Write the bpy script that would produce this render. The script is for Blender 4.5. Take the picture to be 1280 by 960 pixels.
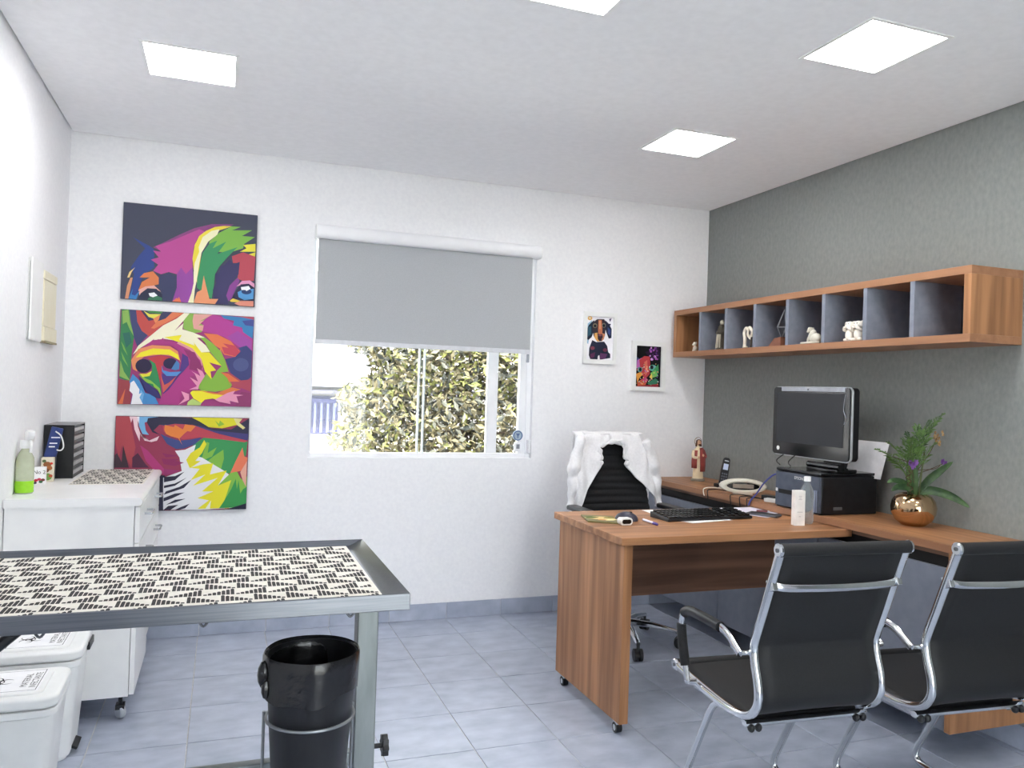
import bpy, math, random
from mathutils import Vector, Matrix, geometry
random.seed(7)
for _o in list(bpy.data.objects):
    bpy.data.objects.remove(_o)
SC = bpy.context.scene
COL = SC.collection
R = math.radians

# ------------------------------------------------------------------ camera
CAM_H = 1.33
FPX, YAW, ROLL, PITCH = 991.32, R(20.0257), R(1.83856), R(0.4710)
_F0 = Vector((math.sin(YAW), math.cos(YAW), 0)); _RV = Vector((math.cos(YAW), -math.sin(YAW), 0)); _U0 = Vector((0, 0, 1))
_FV = _F0*math.cos(PITCH) + _U0*math.sin(PITCH); _UV = _U0*math.cos(PITCH) - _F0*math.sin(PITCH)
cam_d = bpy.data.cameras.new('camera'); cam = bpy.data.objects.new('camera', cam_d); COL.objects.link(cam)
cam_d.sensor_width = 36; cam_d.lens = FPX/1280*36; cam_d.clip_start = .02
_cr = _RV*math.cos(ROLL) + _UV*math.sin(ROLL); _cu = -_RV*math.sin(ROLL) + _UV*math.cos(ROLL)
cam.matrix_world = Matrix(((_cr.x, _cu.x, -_FV.x, 0), (_cr.y, _cu.y, -_FV.y, 0), (_cr.z, _cu.z, -_FV.z, CAM_H), (0, 0, 0, 1)))
SC.camera = cam

# ------------------------------------------------------------------ sky, sun, exposure
SC.view_settings.view_transform = 'Standard'; SC.view_settings.look = 'None'
SC.view_settings.gamma = 1; SC.view_settings.use_curve_mapping = False
SC.view_settings.exposure = 1.95
SC.cycles.max_bounces = 14; SC.cycles.diffuse_bounces = 9; SC.cycles.transparent_max_bounces = 12
PANEL = 8.0                     # emission of the ceiling light panels
world = bpy.data.worlds.new('sky'); SC.world = world; world.use_nodes = True
wn = world.node_tree; bgn = wn.nodes['Background']
bgn.inputs['Color'].default_value = (.93, .96, 1, 1); bgn.inputs['Strength'].default_value = 2.2
sd = bpy.data.lights.new('sun', 'SUN'); sd.energy = 6; sd.angle = R(1.5); sd.color = (1, .95, .86)
sun = bpy.data.objects.new('sun', sd); COL.objects.link(sun); sun.location = (0, -6, 9)
sun.rotation_euler = Vector((.35, .62, -1)).to_track_quat('-Z', 'Y').to_euler()

# ------------------------------------------------------------------ helpers
def lin(c):
    c /= 255
    return c/12.92 if c <= .04045 else ((c+.055)/1.055)**2.4
def px(r, g, b, k=1.0):
    return (min(1, lin(r)*k), min(1, lin(g)*k), min(1, lin(b)*k), 1)
def onY(x, y, Y):
    """world point of plane Y that the photograph shows at (x, y): used for measuring outlines"""
    dx, dy = x-640, y-480
    u = dx*math.cos(ROLL) + dy*math.sin(ROLL); v = -dx*math.sin(ROLL) + dy*math.cos(ROLL)
    d = _FV*FPX + _RV*u - _UV*v
    return Vector((0, 0, CAM_H)) + d*(Y/d.y)

def mat(name, col, rough=.5, metal=0, spec=.5, coat=0, trans=0, ior=1.45, alpha=1, emit=None, es=0, sheen=0):
    m = bpy.data.materials.new(name); m.use_nodes = True
    b = m.node_tree.nodes['Principled BSDF']
    b.inputs['Base Color'].default_value = col; b.inputs['Roughness'].default_value = rough
    b.inputs['Metallic'].default_value = metal; b.inputs['Specular IOR Level'].default_value = spec
    b.inputs['Coat Weight'].default_value = coat; b.inputs['Transmission Weight'].default_value = trans
    b.inputs['IOR'].default_value = ior; b.inputs['Alpha'].default_value = alpha; b.inputs['Sheen Weight'].default_value = sheen
    if emit: b.inputs['Emission Color'].default_value = emit; b.inputs['Emission Strength'].default_value = es
    return m
def nd(m, t, **kw):
    n = m.node_tree.nodes.new(t)
    for k, v in kw.items():
        if hasattr(n, k): setattr(n, k, v)
        else: n.inputs[k.replace('_', ' ')].default_value = v
    return n
def lk(m, a, b): m.node_tree.links.new(a, b)
def bsdf(m): return m.node_tree.nodes['Principled BSDF']
def vary(m, c1, c2, scale=(1, 1, 1), nscale=5, detail=4, lo=.35, hi=.65, bump=0, bdist=.002, rand=0, rough=None, dist=0):
    """noise-mixed colour (and optional bump, per-object shade) on a material"""
    tc = nd(m, 'ShaderNodeTexCoord'); mp = nd(m, 'ShaderNodeMapping'); mp.inputs['Scale'].default_value = scale
    lk(m, tc.outputs['Object'], mp.inputs['Vector'])
    vec = mp.outputs['Vector']
    if rand:
        oi = nd(m, 'ShaderNodeObjectInfo'); ml = nd(m, 'ShaderNodeMath', operation='MULTIPLY'); ml.inputs[1].default_value = 40
        lk(m, oi.outputs['Random'], ml.inputs[0]); ad = nd(m, 'ShaderNodeVectorMath', operation='ADD')
        lk(m, vec, ad.inputs[0]); lk(m, ml.outputs[0], ad.inputs[1]); vec = ad.outputs[0]
    nz = nd(m, 'ShaderNodeTexNoise'); nz.inputs['Scale'].default_value = nscale; nz.inputs['Detail'].default_value = detail
    nz.inputs['Distortion'].default_value = dist
    lk(m, vec, nz.inputs['Vector'])
    cr = nd(m, 'ShaderNodeValToRGB'); e = cr.color_ramp.elements
    e[0].position = lo; e[1].position = hi; e[0].color = c1; e[1].color = c2
    lk(m, nz.outputs['Fac'], cr.inputs['Fac'])
    out = cr.outputs['Color']
    if rand:
        hs = nd(m, 'ShaderNodeHueSaturation'); mr = nd(m, 'ShaderNodeMapRange')
        mr.inputs['To Min'].default_value = 1-rand; mr.inputs['To Max'].default_value = 1+rand
        lk(m, oi.outputs['Random'], mr.inputs['Value']); lk(m, mr.outputs['Result'], hs.inputs['Value']); lk(m, out, hs.inputs['Color']); out = hs.outputs['Color']
    lk(m, out, bsdf(m).inputs['Base Color'])
    if bump:
        bp = nd(m, 'ShaderNodeBump'); bp.inputs['Strength'].default_value = bump; bp.inputs['Distance'].default_value = bdist
        lk(m, nz.outputs['Fac'], bp.inputs['Height']); lk(m, bp.outputs['Normal'], bsdf(m).inputs['Normal'])
    return m
def wood(name, axis, c1=(136, 94, 63), c2=(186, 135, 95), rough=.42):
    m = mat(name, px(*c2), rough, spec=.4)
    s = [22, 22, 22]; s[axis] = 1.1
    vary(m, px(*c1), px(*c2), tuple(s), 1.0, 6, .32, .68, .05, .001, dist=.4)
    return m

MT = {}
def setup_materials():
    M = MT
    M['wall'] = vary(mat('white wall paint', px(236, 236, 240), .75), px(240, 240, 243), px(246, 246, 248), (1, 1, 1), 60, 3, .3, .7, .08, .0006)
    M['ceil'] = vary(mat('white ceiling paint', px(234, 234, 238), .8), px(241, 241, 243), px(246, 246, 248), (1, 1, 1), 30, 2, .3, .7)
    g = mat('grey textured plaster', px(140, 144, 142), .8)
    vary(g, px(128, 132, 131), px(144, 147, 145), (1, 2.6, 1.6), 22, 8, .25, .75, .35, .003); M['grey_wall'] = g
    M['tile'] = vary(mat('blue grey ceramic tile', px(172, 180, 198), .28, spec=.45), px(156, 164, 182), px(182, 189, 205), (1, 1.6, 1), 9, 6, .3, .72, .05, .0008, rand=.035)
    M['grout'] = vary(mat('pale grout', px(205, 203, 198), .9), px(196, 194, 190), px(214, 212, 206), (1, 1, 1), 40)
    M['wood_x'] = wood('walnut grain along x', 0); M['wood_y'] = wood('walnut grain along y', 1); M['wood_z'] = wood('walnut grain along z', 2)
    M['wood_edge'] = wood('walnut edge band', 1, (150, 106, 78), (172, 126, 94))
    M['grey_lam'] = vary(mat('blue grey laminate', px(126, 132, 146), .45), px(123, 129, 143), px(130, 136, 150), (1, 1, 1), 20)
    M['black_gap'] = mat('black recess', px(14, 14, 16), .6)
    M['white_lam'] = vary(mat('white laminate', px(240, 240, 240), .3, spec=.5), px(238, 238, 238), px(243, 243, 242), (1, 1, 1), 12)
    M['white_pl'] = vary(mat('white plastic', px(240, 241, 240), .35), px(237, 238, 237), px(243, 244, 243), (1, 1, 1), 12)
    M['cream_pl'] = vary(mat('cream plastic', px(236, 230, 202), .4), px(234, 227, 197), px(238, 232, 206), (1, 1, 1), 14)
    M['white_mt'] = vary(mat('white painted metal', px(243, 244, 247), .35), px(241, 242, 245), px(245, 246, 249), (1, 1, 1), 12)
    s = mat('brushed stainless steel', px(114, 118, 126), .28, 1); vary(s, px(106, 110, 118), px(122, 126, 133), (1, 60, 60), 6, 3, .3, .7, .03, .0003); M['steel'] = s
    M['steel_post'] = vary(mat('grey painted steel', px(128, 134, 136), .4, .6), px(122, 128, 130), px(136, 142, 144), (1, 1, .2), 30)
    M['chrome'] = vary(mat('chrome', px(225, 228, 230), .1, 1), px(220, 223, 226), px(230, 232, 234), (1, 1, 1), 25)
    M['mesh'] = vary(mat('black sling mesh', px(24, 25, 28), .6, sheen=.03), px(17, 18, 20), px(30, 31, 34), (1, 1, 1), 420, 2, .3, .7, .3, .0006)
    M['black_fab'] = vary(mat('black fabric', px(24, 25, 28), .8, sheen=.04), px(18, 19, 22), px(30, 31, 34), (1, 1, 1), 160, 3, .3, .7, .3, .0006)
    M['black_pl'] = vary(mat('black plastic', px(24, 25, 29), .38), px(20, 21, 25), px(29, 30, 34), (1, 1, 1), 30)
    M['black_gl'] = vary(mat('glossy black plastic', px(16, 17, 20), .14, spec=.6), px(14, 15, 18), px(18, 19, 22), (1, 1, 1), 8)
    M['bag'] = vary(mat('black bin liner film', px(18, 18, 21), .22, spec=.7), px(14, 14, 16), px(24, 24, 28), (1, 1, 1), 28, 5, .3, .7, .35, .008)
    M['bin_black'] = vary(mat('black bucket plastic', px(30, 31, 35), .4), px(26, 27, 31), px(34, 35, 39), (1, 1, .3), 40)
    M['screen'] = vary(mat('dark lcd screen', px(44, 46, 51), .4, spec=.3), px(42, 44, 49), px(47, 49, 54), (1, 1, 1), 6)
    M['silver'] = vary(mat('silver plastic', px(196, 200, 206), .3, .4), px(190, 194, 200), px(202, 206, 212), (1, 1, 1), 20)
    M['paper'] = vary(mat('white paper', px(246, 246, 248), .85), px(243, 243, 246), px(249, 249, 250), (1, 1, 1), 25)
    M['coat'] = vary(mat('white cotton', px(238, 237, 239), .9, sheen=.2), px(232, 231, 233), px(243, 242, 244), (1, 1, 1), 90, 3, .3, .7, .25, .0006)
    M['gold'] = vary(mat('polished gold ceramic', px(212, 180, 142), .1, 1), px(204, 170, 132), px(220, 190, 152), (1, 1, 1), 6)
    M['leaf'] = vary(mat('green leaf', px(74, 104, 62), .45), px(40, 66, 40), px(74, 104, 60), (1, 1, 1), 25)
    M['fern'] = vary(mat('light fern leaf', px(96, 134, 66), .5), px(66, 98, 48), px(104, 138, 72), (1, 1, 1), 30)
    M['stem'] = vary(mat('plant stem', px(86, 98, 60), .6), px(70, 78, 50), px(98, 110, 66), (1, 1, 1), 25)
    M['purple'] = vary(mat('purple petal', px(130, 84, 160), .6), px(112, 66, 144), px(148, 104, 176), (1, 1, 1), 40)
    M['dry'] = vary(mat('dry brown petal', px(150, 116, 80), .7), px(120, 88, 58), px(186, 152, 104), (1, 1, 1), 60)
    M['blind'] = vary(mat('grey blind fabric', px(178, 181, 185), .85), px(175, 178, 182), px(181, 184, 188), (1, 1, 1), 200, 2)
    M['ceramic'] = vary(mat('ivory ceramic', px(232, 224, 206), .35), px(222, 212, 192), px(240, 234, 220), (1, 1, 1), 40)
    M['beige_pl'] = vary(mat('off white plastic', px(232, 228, 214), .4), px(229, 225, 211), px(235, 231, 218), (1, 1, 1), 14)
    M['blue_cab'] = vary(mat('blue cable', px(66, 76, 150), .5), px(60, 70, 142), px(74, 84, 160), (1, 1, 1), 30)
    M['liquid'] = mat('green liquid', px(150, 215, 40), .1, trans=.35, ior=1.33)
    M['clear_pl'] = mat('clear plastic', px(222, 232, 236), .08, trans=.82, ior=1.25, spec=.8)
    M['brass'] = vary(mat('grey metal wire', px(150, 154, 160), .35, .8), px(140, 144, 150), px(160, 164, 170), (1, 1, 1), 30)
    # window glass: thin pane, clear with a mirror-like share that grows at grazing angles
    gm = bpy.data.materials.new('window glass'); gm.use_nodes = True; nt = gm.node_tree; nt.nodes.clear()
    o = nt.nodes.new('ShaderNodeOutputMaterial'); mx = nt.nodes.new('ShaderNodeMixShader'); tr = nt.nodes.new('ShaderNodeBsdfTransparent')
    gl = nt.nodes.new('ShaderNodeBsdfGlossy'); gl.inputs['Roughness'].default_value = .02; fr = nt.nodes.new('ShaderNodeFresnel'); fr.inputs['IOR'].default_value = 1.35
    tr.inputs['Color'].default_value = (.96, .98, .97, 1)
    nt.links.new(fr.outputs[0], mx.inputs[0]); nt.links.new(tr.outputs[0], mx.inputs[1]); nt.links.new(gl.outputs[0], mx.inputs[2]); nt.links.new(mx.outputs[0], o.inputs[0])
    M['glass'] = gm
    em = mat('lit diffuser', (1, 1, 1, 1), .5, emit=(1, .985, .965, 1), es=PANEL); M['lamp'] = em
    pm = mat('printed colours', (1, 1, 1, 1), .6, spec=.3); at = nd(pm, 'ShaderNodeAttribute'); at.attribute_name = 'Col'
    lk(pm, at.outputs['Color'], bsdf(pm).inputs['Base Color']); M['print'] = pm
def plain(name, c, rough=.5, **k):
    if name not in MT:
        a = tuple(max(0, v-5) for v in c); b = tuple(min(255, v+5) for v in c)
        MT[name] = vary(mat(name, px(*c), rough, **k), px(*a), px(*b), (1, 1, 1), 30)
    return MT[name]

class MB:
    def __init__(s): s.v = []; s.f = []; s.m = []; s.c = []
    def add(s, vs, fs, mi=0, col=None):
        o = len(s.v); s.v += [Vector(p) for p in vs]
        for f in fs: s.f.append([o+i for i in f]); s.m.append(mi); s.c.append(col)
        return s
    def box(s, x0, x1, y0, y1, z0, z1, mi=0):
        return s.add([(x0, y0, z0), (x1, y0, z0), (x1, y1, z0), (x0, y1, z0), (x0, y0, z1), (x1, y0, z1), (x1, y1, z1), (x0, y1, z1)],
                     [(3, 2, 1, 0), (4, 5, 6, 7), (0, 1, 5, 4), (1, 2, 6, 5), (2, 3, 7, 6), (3, 0, 4, 7)], mi)
    def obox(s, c, a, b, d, mi=0):
        c, a, b, d = map(Vector, (c, a, b, d)); vs = []
        for k in (-1, 1):
            for i, j in ((-1, -1), (1, -1), (1, 1), (-1, 1)): vs.append(c + a*i + b*j + d*k)
        return s.add(vs, [(3, 2, 1, 0), (4, 5, 6, 7), (0, 1, 5, 4), (1, 2, 6, 5), (2, 3, 7, 6), (3, 0, 4, 7)], mi)
    def prism(s, pts, off, mi=0):
        """closed 3-D outline pushed along the vector off"""
        pts = [Vector(p) for p in pts]; n = len(pts); off = Vector(off)
        tri = geometry.tessellate_polygon([pts])
        vs = pts + [p+off for p in pts]
        fs = [tuple(reversed(t)) for t in tri] + [tuple(i+n for i in t) for t in tri] + [(i, (i+1) % n, (i+1) % n+n, i+n) for i in range(n)]
        return s.add(vs, fs, mi)
    def poly(s, pts, mi=0, col=None):
        pts = [Vector(p) for p in pts]
        return s.add(pts, [tuple(t) for t in geometry.tessellate_polygon([pts])], mi, col)
    def tube(s, pts, r, n=10, closed=False, mi=0, up=None):
        """r: number, (rx, ry) or list of either along the path"""
        P = [Vector(p) for p in pts]; L = len(P)
        rs = r if isinstance(r, list) else [r]*L
        T = []
        for i in range(L):
            if closed: d = P[(i+1) % L]-P[i-1]
            else: d = P[min(i+1, L-1)]-P[max(i-1, 0)]
            T.append(d.normalized())
        nrm = Vector(up) if up else (Vector((0, 0, 1)) if abs(T[0].z) < .9 else Vector((1, 0, 0)))
        rings = []; o = len(s.v)
        for i in range(L):
            if up: nrm = Vector(up)
            nrm = (nrm - T[i]*nrm.dot(T[i])); nrm = nrm.normalized() if nrm.length > 1e-6 else T[i].orthogonal().normalized()
            b = T[i].cross(nrm); rx, ry = rs[i] if isinstance(rs[i], tuple) else (rs[i], rs[i])
            for k in range(n):
                a = 2*math.pi*k/n; s.v.append(P[i] + nrm*(math.cos(a)*rx) + b*(math.sin(a)*ry))
        for i in range(L if closed else L-1):
            j = (i+1) % L
            for k in range(n):
                s.f.append([o+i*n+k, o+i*n+(k+1) % n, o+j*n+(k+1) % n, o+j*n+k]); s.m.append(mi); s.c.append(None)
        if not closed:
            s.f.append([o+k for k in reversed(range(n))]); s.m.append(mi); s.c.append(None)
            s.f.append([o+(L-1)*n+k for k in range(n)]); s.m.append(mi); s.c.append(None)
        return s
    def lathe(s, prof, c, n=32, mi=0, sx=1, sy=1):
        """profile of (radius, z) turned about the vertical through c"""
        o = len(s.v); c = Vector(c); L = len(prof)
        for r, z in prof:
            for k in range(n):
                a = 2*math.pi*k/n; s.v.append(c + Vector((r*sx*math.cos(a), r*sy*math.sin(a), z)))
        for i in range(L-1):
            for k in range(n):
                s.f.append([o+i*n+k, o+i*n+(k+1) % n, o+(i+1)*n+(k+1) % n, o+(i+1)*n+k]); s.m.append(mi); s.c.append(None)
        for i, rev in ((0, True), (L-1, False)):
            if prof[i][0] > 1e-5:
                q = [o+i*n+k for k in range(n)]; s.f.append(q[::-1] if rev else q); s.m.append(mi); s.c.append(None)
        return s
    def ball(s, c, r, n=14, mi=0, rot=None):
        rx, ry, rz = r if isinstance(r, tuple) else (r, r, r); o = len(s.v); c = Vector(c); h = n//2
        for i in range(h+1):
            t = math.pi*i/h
            for k in range(n):
                a = 2*math.pi*k/n; p = Vector((rx*math.sin(t)*math.cos(a), ry*math.sin(t)*math.sin(a), rz*math.cos(t)))
                s.v.append(c + (rot @ p if rot else p))
        for i in range(h):
            for k in range(n):
                s.f.append([o+i*n+k, o+(i+1)*n+k, o+(i+1)*n+(k+1) % n, o+i*n+(k+1) % n]); s.m.append(mi); s.c.append(None)
        return s
    def grid(s, fn, nu, nv, mi=0):
        o = len(s.v)
        for i in range(nu+1):
            for j in range(nv+1): s.v.append(Vector(fn(i/nu, j/nv)))
        for i in range(nu):
            for j in range(nv):
                a = o+i*(nv+1)+j; s.f.append([a, a+nv+1, a+nv+2, a+1]); s.m.append(mi); s.c.append(None)
        return s
    def rbox(s, x0, x1, y0, y1, z0, z1, r, seg=4, mi=0, taper=0):
        """box with rounded vertical corners; taper shrinks the foot"""
        def ring(z, d):
            q = []
            for cx, cy, a0 in ((x1-r, y1-r, 0), (x0+r, y1-r, 90), (x0+r, y0+r, 180), (x1-r, y0+r, 270)):
                for k in range(seg+1):
                    a = R(a0+90*k/seg); q.append((cx+r*math.cos(a), cy+r*math.sin(a)))
            mx, my = (x0+x1)/2, (y0+y1)/2
            return [(mx+(x-mx)*(1-d), my+(y-my)*(1-d), z) for x, y in q]
        a, b = ring(z0, taper), ring(z1, 0); n = len(a)
        return s.add(a+b, [tuple(reversed(range(n))), tuple(range(n, 2*n))]+[(i, (i+1) % n, (i+1) % n+n, i+n) for i in range(n)], mi)
    def build(s, name, mats, parent=None, world=True, bevel=0, smooth=35, loc=None, solid=0, subsurf=0):
        if isinstance(mats, str): mats = [mats]
        mats = [MT[q] if isinstance(q, str) else q for q in (mats if isinstance(mats, (list, tuple)) else [mats])]
        vs = s.v
        if parent is not None and world:
            inv = WORLD[parent.name].inverted(); vs = [inv @ p for p in vs]
        elif loc is not None:
            l = Vector(loc); vs = [p-l for p in vs]
        me = bpy.data.meshes.new(name); me.from_pydata([tuple(p) for p in vs], [], s.f)
        for q in mats: me.materials.append(q)
        if len(mats) > 1: me.polygons.foreach_set('material_index', s.m)
        if any(c is not None for c in s.c):
            at = me.color_attributes.new('Col', 'FLOAT_COLOR', 'CORNER'); buf = []
            for p, c in zip(me.polygons, s.c): buf += list(c or (1, 1, 1, 1))*p.loop_total
            at.data.foreach_set('color', buf)
        me.update(); me.validate()
        if smooth:
            me.polygons.foreach_set('use_smooth', [True]*len(me.polygons)); me.set_sharp_from_angle(angle=R(smooth))
        o = bpy.data.objects.new(name, me); COL.objects.link(o)
        if parent is not None: o.parent = parent; WORLD[o.name] = WORLD[parent.name]
        else:
            WORLD[o.name] = Matrix.Translation(loc) if loc is not None else Matrix.Identity(4)
            if loc is not None: o.location = loc
        if solid:
            md = o.modifiers.new('thickness', 'SOLIDIFY'); md.thickness = solid; md.offset = 0
        if bevel:
            md = o.modifiers.new('bevel', 'BEVEL'); md.width = bevel; md.segments = 2; md.limit_method = 'ANGLE'; md.angle_limit = R(40); md.harden_normals = True
        if subsurf:
            md = o.modifiers.new('smooth', 'SUBSURF'); md.levels = subsurf; md.render_levels = subsurf
        return o
WORLD = {}
def tag(o, label, cat, group=None):
    o['label'] = label; o['category'] = cat
    if group: o['group'] = group
    return o
def thing(name, label, cat, loc=(0, 0, 0), rotz=0, group=None):
    o = bpy.data.objects.new(name, None); COL.objects.link(o); o.location = loc; o.rotation_euler = (0, 0, rotz); o.empty_display_size = .05
    WORLD[o.name] = Matrix.Translation(loc) @ Matrix.Rotation(rotz, 4, 'Z')
    return tag(o, label, cat, group)
def struct(o): o['kind'] = 'structure'; return o
def copy_tree(src, parent=None):
    c = src.copy(); COL.objects.link(c)
    if parent: c.parent = parent; c.matrix_parent_inverse.identity()
    for ch in list(src.children): copy_tree(ch, c)
    return c
def spline(pts, n=6, closed=False):
    """Catmull-Rom through the points"""
    P = [Vector(p) for p in pts]; L = len(P); out = []
    for i in range(L if closed else L-1):
        g = (lambda k: P[k % L]) if closed else (lambda k: P[max(0, min(L-1, k))])
        a, b, c, d = g(i-1), g(i), g(i+1), g(i+2)
        for k in range(n):
            t = k/n; out.append(.5*((2*b)+(c-a)*t+(2*a-5*b+4*c-d)*t*t+(3*b-a-3*c+d)*t**3))
    if not closed: out.append(P[-1])
    return out
def fillet(pts, r, n=5):
    """polyline with rounded corners"""
    P = [Vector(p) for p in pts]; out = [P[0]]
    for i in range(1, len(P)-1):
        a, b, c = P[i-1], P[i], P[i+1]; d1 = (a-b); d2 = (c-b); q = min(r, d1.length*.45, d2.length*.45)
        p0 = b+d1.normalized()*q; p2 = b+d2.normalized()*q
        for k in range(n+1):
            t = k/n; out.append(p0*(1-t)**2+b*2*t*(1-t)+p2*t*t)
    return out+[P[-1]]
def text_part(body, size, mw, material, parent, name='lettering', squeeze=1.0):
    """flat lettering as a mesh; mw places it (x right, y up, z towards the reader)"""
    cu = bpy.data.curves.new('t', 'FONT'); cu.body = body; cu.size = size; cu.align_x = 'CENTER'; cu.align_y = 'CENTER'; cu.resolution_u = 3
    ob = bpy.data.objects.new('t', cu); COL.objects.link(ob); bpy.context.view_layer.update()
    me = bpy.data.meshes.new_from_object(ob.evaluated_get(bpy.context.evaluated_depsgraph_get()))
    b = MB(); b.add([mw @ Vector((v.co.x*squeeze, v.co.y, 0)) for v in me.vertices], [tuple(p.vertices) for p in me.polygons])
    bpy.data.objects.remove(ob); bpy.data.curves.remove(cu); bpy.data.meshes.remove(me)
    return b.build(name, material, parent, smooth=0)
def frame(o, x, y):
    x = Vector(x).normalized(); y = Vector(y).normalized(); z = x.cross(y)
    return Matrix(((x.x, y.x, z.x, o[0]), (x.y, y.y, z.y, o[1]), (x.z, y.z, z.z, o[2]), (0, 0, 0, 1)))
setup_materials()

# ------------------------------------------------------------------ room
H, D, W, L0, Y0 = 2.545, 4.444, 2.958, -.745, -1.6
TX, TY = .333, .3405
def room():
    f = struct(MB().box(L0-.15, W+.15, Y0-.15, D+.18, -.12, -.004).build('floor', 'grout', smooth=0))
    xs = [L0]; k = 0; g = .0035
    ex = sorted([1.252+TX*i for i in range(-6, 6)]); ey = sorted([3.134+TY*i for i in range(-14, 4)])
    xs = [L0]+[x for x in ex if L0+.02 < x < W-.01]+[W]; ys = [Y0]+[y for y in ey if Y0+.02 < y < D-.01]+[D]
    meshes = {}
    for i in range(len(xs)-1):
        for j in range(len(ys)-1):
            w, h = xs[i+1]-xs[i]-g, ys[j+1]-ys[j]-g; key = (round(w, 3), round(h, 3))
            if key not in meshes:
                e = .0012
                b = MB().add([(-w/2, -h/2, -.008), (w/2, -h/2, -.008), (w/2, h/2, -.008), (-w/2, h/2, -.008),
                              (-w/2, -h/2, -e), (w/2, -h/2, -e), (w/2, h/2, -e), (-w/2, h/2, -e),
                              (-w/2+e, -h/2+e, 0), (w/2-e, -h/2+e, 0), (w/2-e, h/2-e, 0), (-w/2+e, h/2-e, 0)],
                             [(0, 1, 5, 4), (1, 2, 6, 5), (2, 3, 7, 6), (3, 0, 4, 7), (4, 5, 9, 8), (5, 6, 10, 9), (6, 7, 11, 10), (7, 4, 8, 11), (8, 9, 10, 11)])
                o = b.build('tile', 'tile', f, smooth=0); meshes[key] = o.data
            else:
                o = bpy.data.objects.new('tile', meshes[key]); COL.objects.link(o); o.parent = f
            o.location = ((xs[i]+xs[i+1])/2, (ys[j]+ys[j+1])/2, random.uniform(-.0004, .0002))
    # back wall with the window opening
    wx0, wx1, wz0, wz1 = .446, 1.755, .916, 2.165; b = MB(); y0, y1 = D, D+.18; xa, xb, za, zb = L0-.15, W+.15, -.1, 2.75
    for q in ((xa, wx0, za, zb), (wx1, xb, za, zb), (wx0, wx1, za, wz0), (wx0, wx1, wz1, zb)): b.box(q[0], q[1], y0, y1, q[2], q[3])
    struct(b.build('wall_back', 'wall', smooth=0))
    struct(MB().box(W, W+.15, Y0-.15, D, -.1, 2.75).build('wall_right', 'grey_wall', smooth=0))
    struct(MB().box(L0-.15, L0, Y0-.15, D, -.1, 2.75).build('wall_left', 'wall', smooth=0))
    dx0, dx1, dz = .1, 1.9, 2.15; b = MB()
    for q in ((L0, dx0, -.1, 2.75), (dx1, W, -.1, 2.75), (dx0, dx1, dz, 2.75)): b.box(q[0], q[1], Y0-.15, Y0, q[2], q[3])
    struct(b.build('wall_front', 'wall', smooth=0))
    # added glazed double door, unseen behind the camera, to let in daylight
    y0, y1 = Y0-.10, Y0-.05; b = MB().box(dx0, dx0+.04, y0, y1, 0, dz).box(dx1-.04, dx1, y0, y1, 0, dz).box(dx0+.04, dx1-.04, y0, y1, dz-.04, dz).box(dx0, dx1, y0, y1, -.004, .004)
    dr = struct(b.build('added_door_1', 'white_mt', bevel=.002)); m = (dx0+dx1)/2
    for a, c in ((dx0+.042, m-.002), (m+.002, dx1-.042)):
        lf = MB().box(a, a+.05, y0+.005, y1-.005, .01, dz-.045).box(c-.05, c, y0+.005, y1-.005, .01, dz-.045).box(a+.05, c-.05, y0+.005, y1-.005, .01, .09).box(a+.05, c-.05, y0+.005, y1-.005, dz-.10, dz-.045).build('added_door_leaf', 'white_mt', dr, bevel=.002)
        MB().box(a+.05, c-.05, y0+.022, y0+.028, .09, dz-.10).build('pane', 'glass', lf, smooth=0)
        hx = c-.025 if a < m-.1 else a+.025
        MB().tube(fillet([(hx, y1-.005, 1.0), (hx, y1+.04, 1.0), (hx, y1+.04, 1.25), (hx, y1-.005, 1.25)], .015), .009, 10).build('handle', 'chrome', lf)
    # lowered ceiling with a narrow shadow gap along the walls, cut out for the recessed panels
    b = MB(); g = .008; cx = [L0+g, W-g]; cy = [Y0+g, D-g]
    for (x, y) in LIGHTS:
        cx += [x-.168, x+.168]; cy += [y-.168, y+.168]
    cx = sorted(set(cx)); cy = sorted(set(cy))
    for i in range(len(cx)-1):
        for j in range(len(cy)-1):
            mx, my = (cx[i]+cx[i+1])/2, (cy[j]+cy[j+1])/2
            if any(abs(mx-x) < .168 and abs(my-y) < .168 for x, y in LIGHTS): continue
            b.box(cx[i], cx[i+1], cy[j], cy[j+1], H, H+.04)
    b.box(L0-.15, W+.15, Y0-.15, D+.18, H+.08, H+.2)
    struct(b.build('ceiling', 'ceil', smooth=0))
    # tiled baseboards
    def base(name, a, d, n, length, starts):
        root = struct(MB().obox(Vector(a)+Vector(d)*length/2+Vector(n)*.003+Vector((0, 0, .045)), Vector(d)*length/2, Vector(n)*.003, (0, 0, .045)).build(name, 'grout', smooth=0))
        starts = [0]+[s for s in starts if .02 < s < length-.02]+[length]; last = {}
        for p, q in zip(starts, starts[1:]):
            k = round(q-p, 3)
            if k not in last:
                w = q-p-.003; o = MB().obox((0, 0, 0), Vector(d)*w/2, Vector(n)*.004, (0, 0, .0455)).build('tile', 'tile', root, world=False, smooth=0); last[k] = o.data
            else:
                o = bpy.data.objects.new('tile', last[k]); COL.objects.link(o); o.parent = root
            o.location = Vector(a)+Vector(d)*(p+q)/2+Vector(n)*.007+Vector((0, 0, .047))
    base('baseboard_back', (L0, D, 0), (1, 0, 0), (0, -1, 0), W-L0, [x-L0+.005 for x in ex])
    base('baseboard_left', (L0, Y0, 0), (0, 1, 0), (1, 0, 0), D-Y0-.015, [y-Y0 for y in ey])
    base('baseboard_right', (W, Y0, 0), (0, 1, 0), (-1, 0, 0), D-Y0-.015, [y-Y0 for y in ey])
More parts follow.
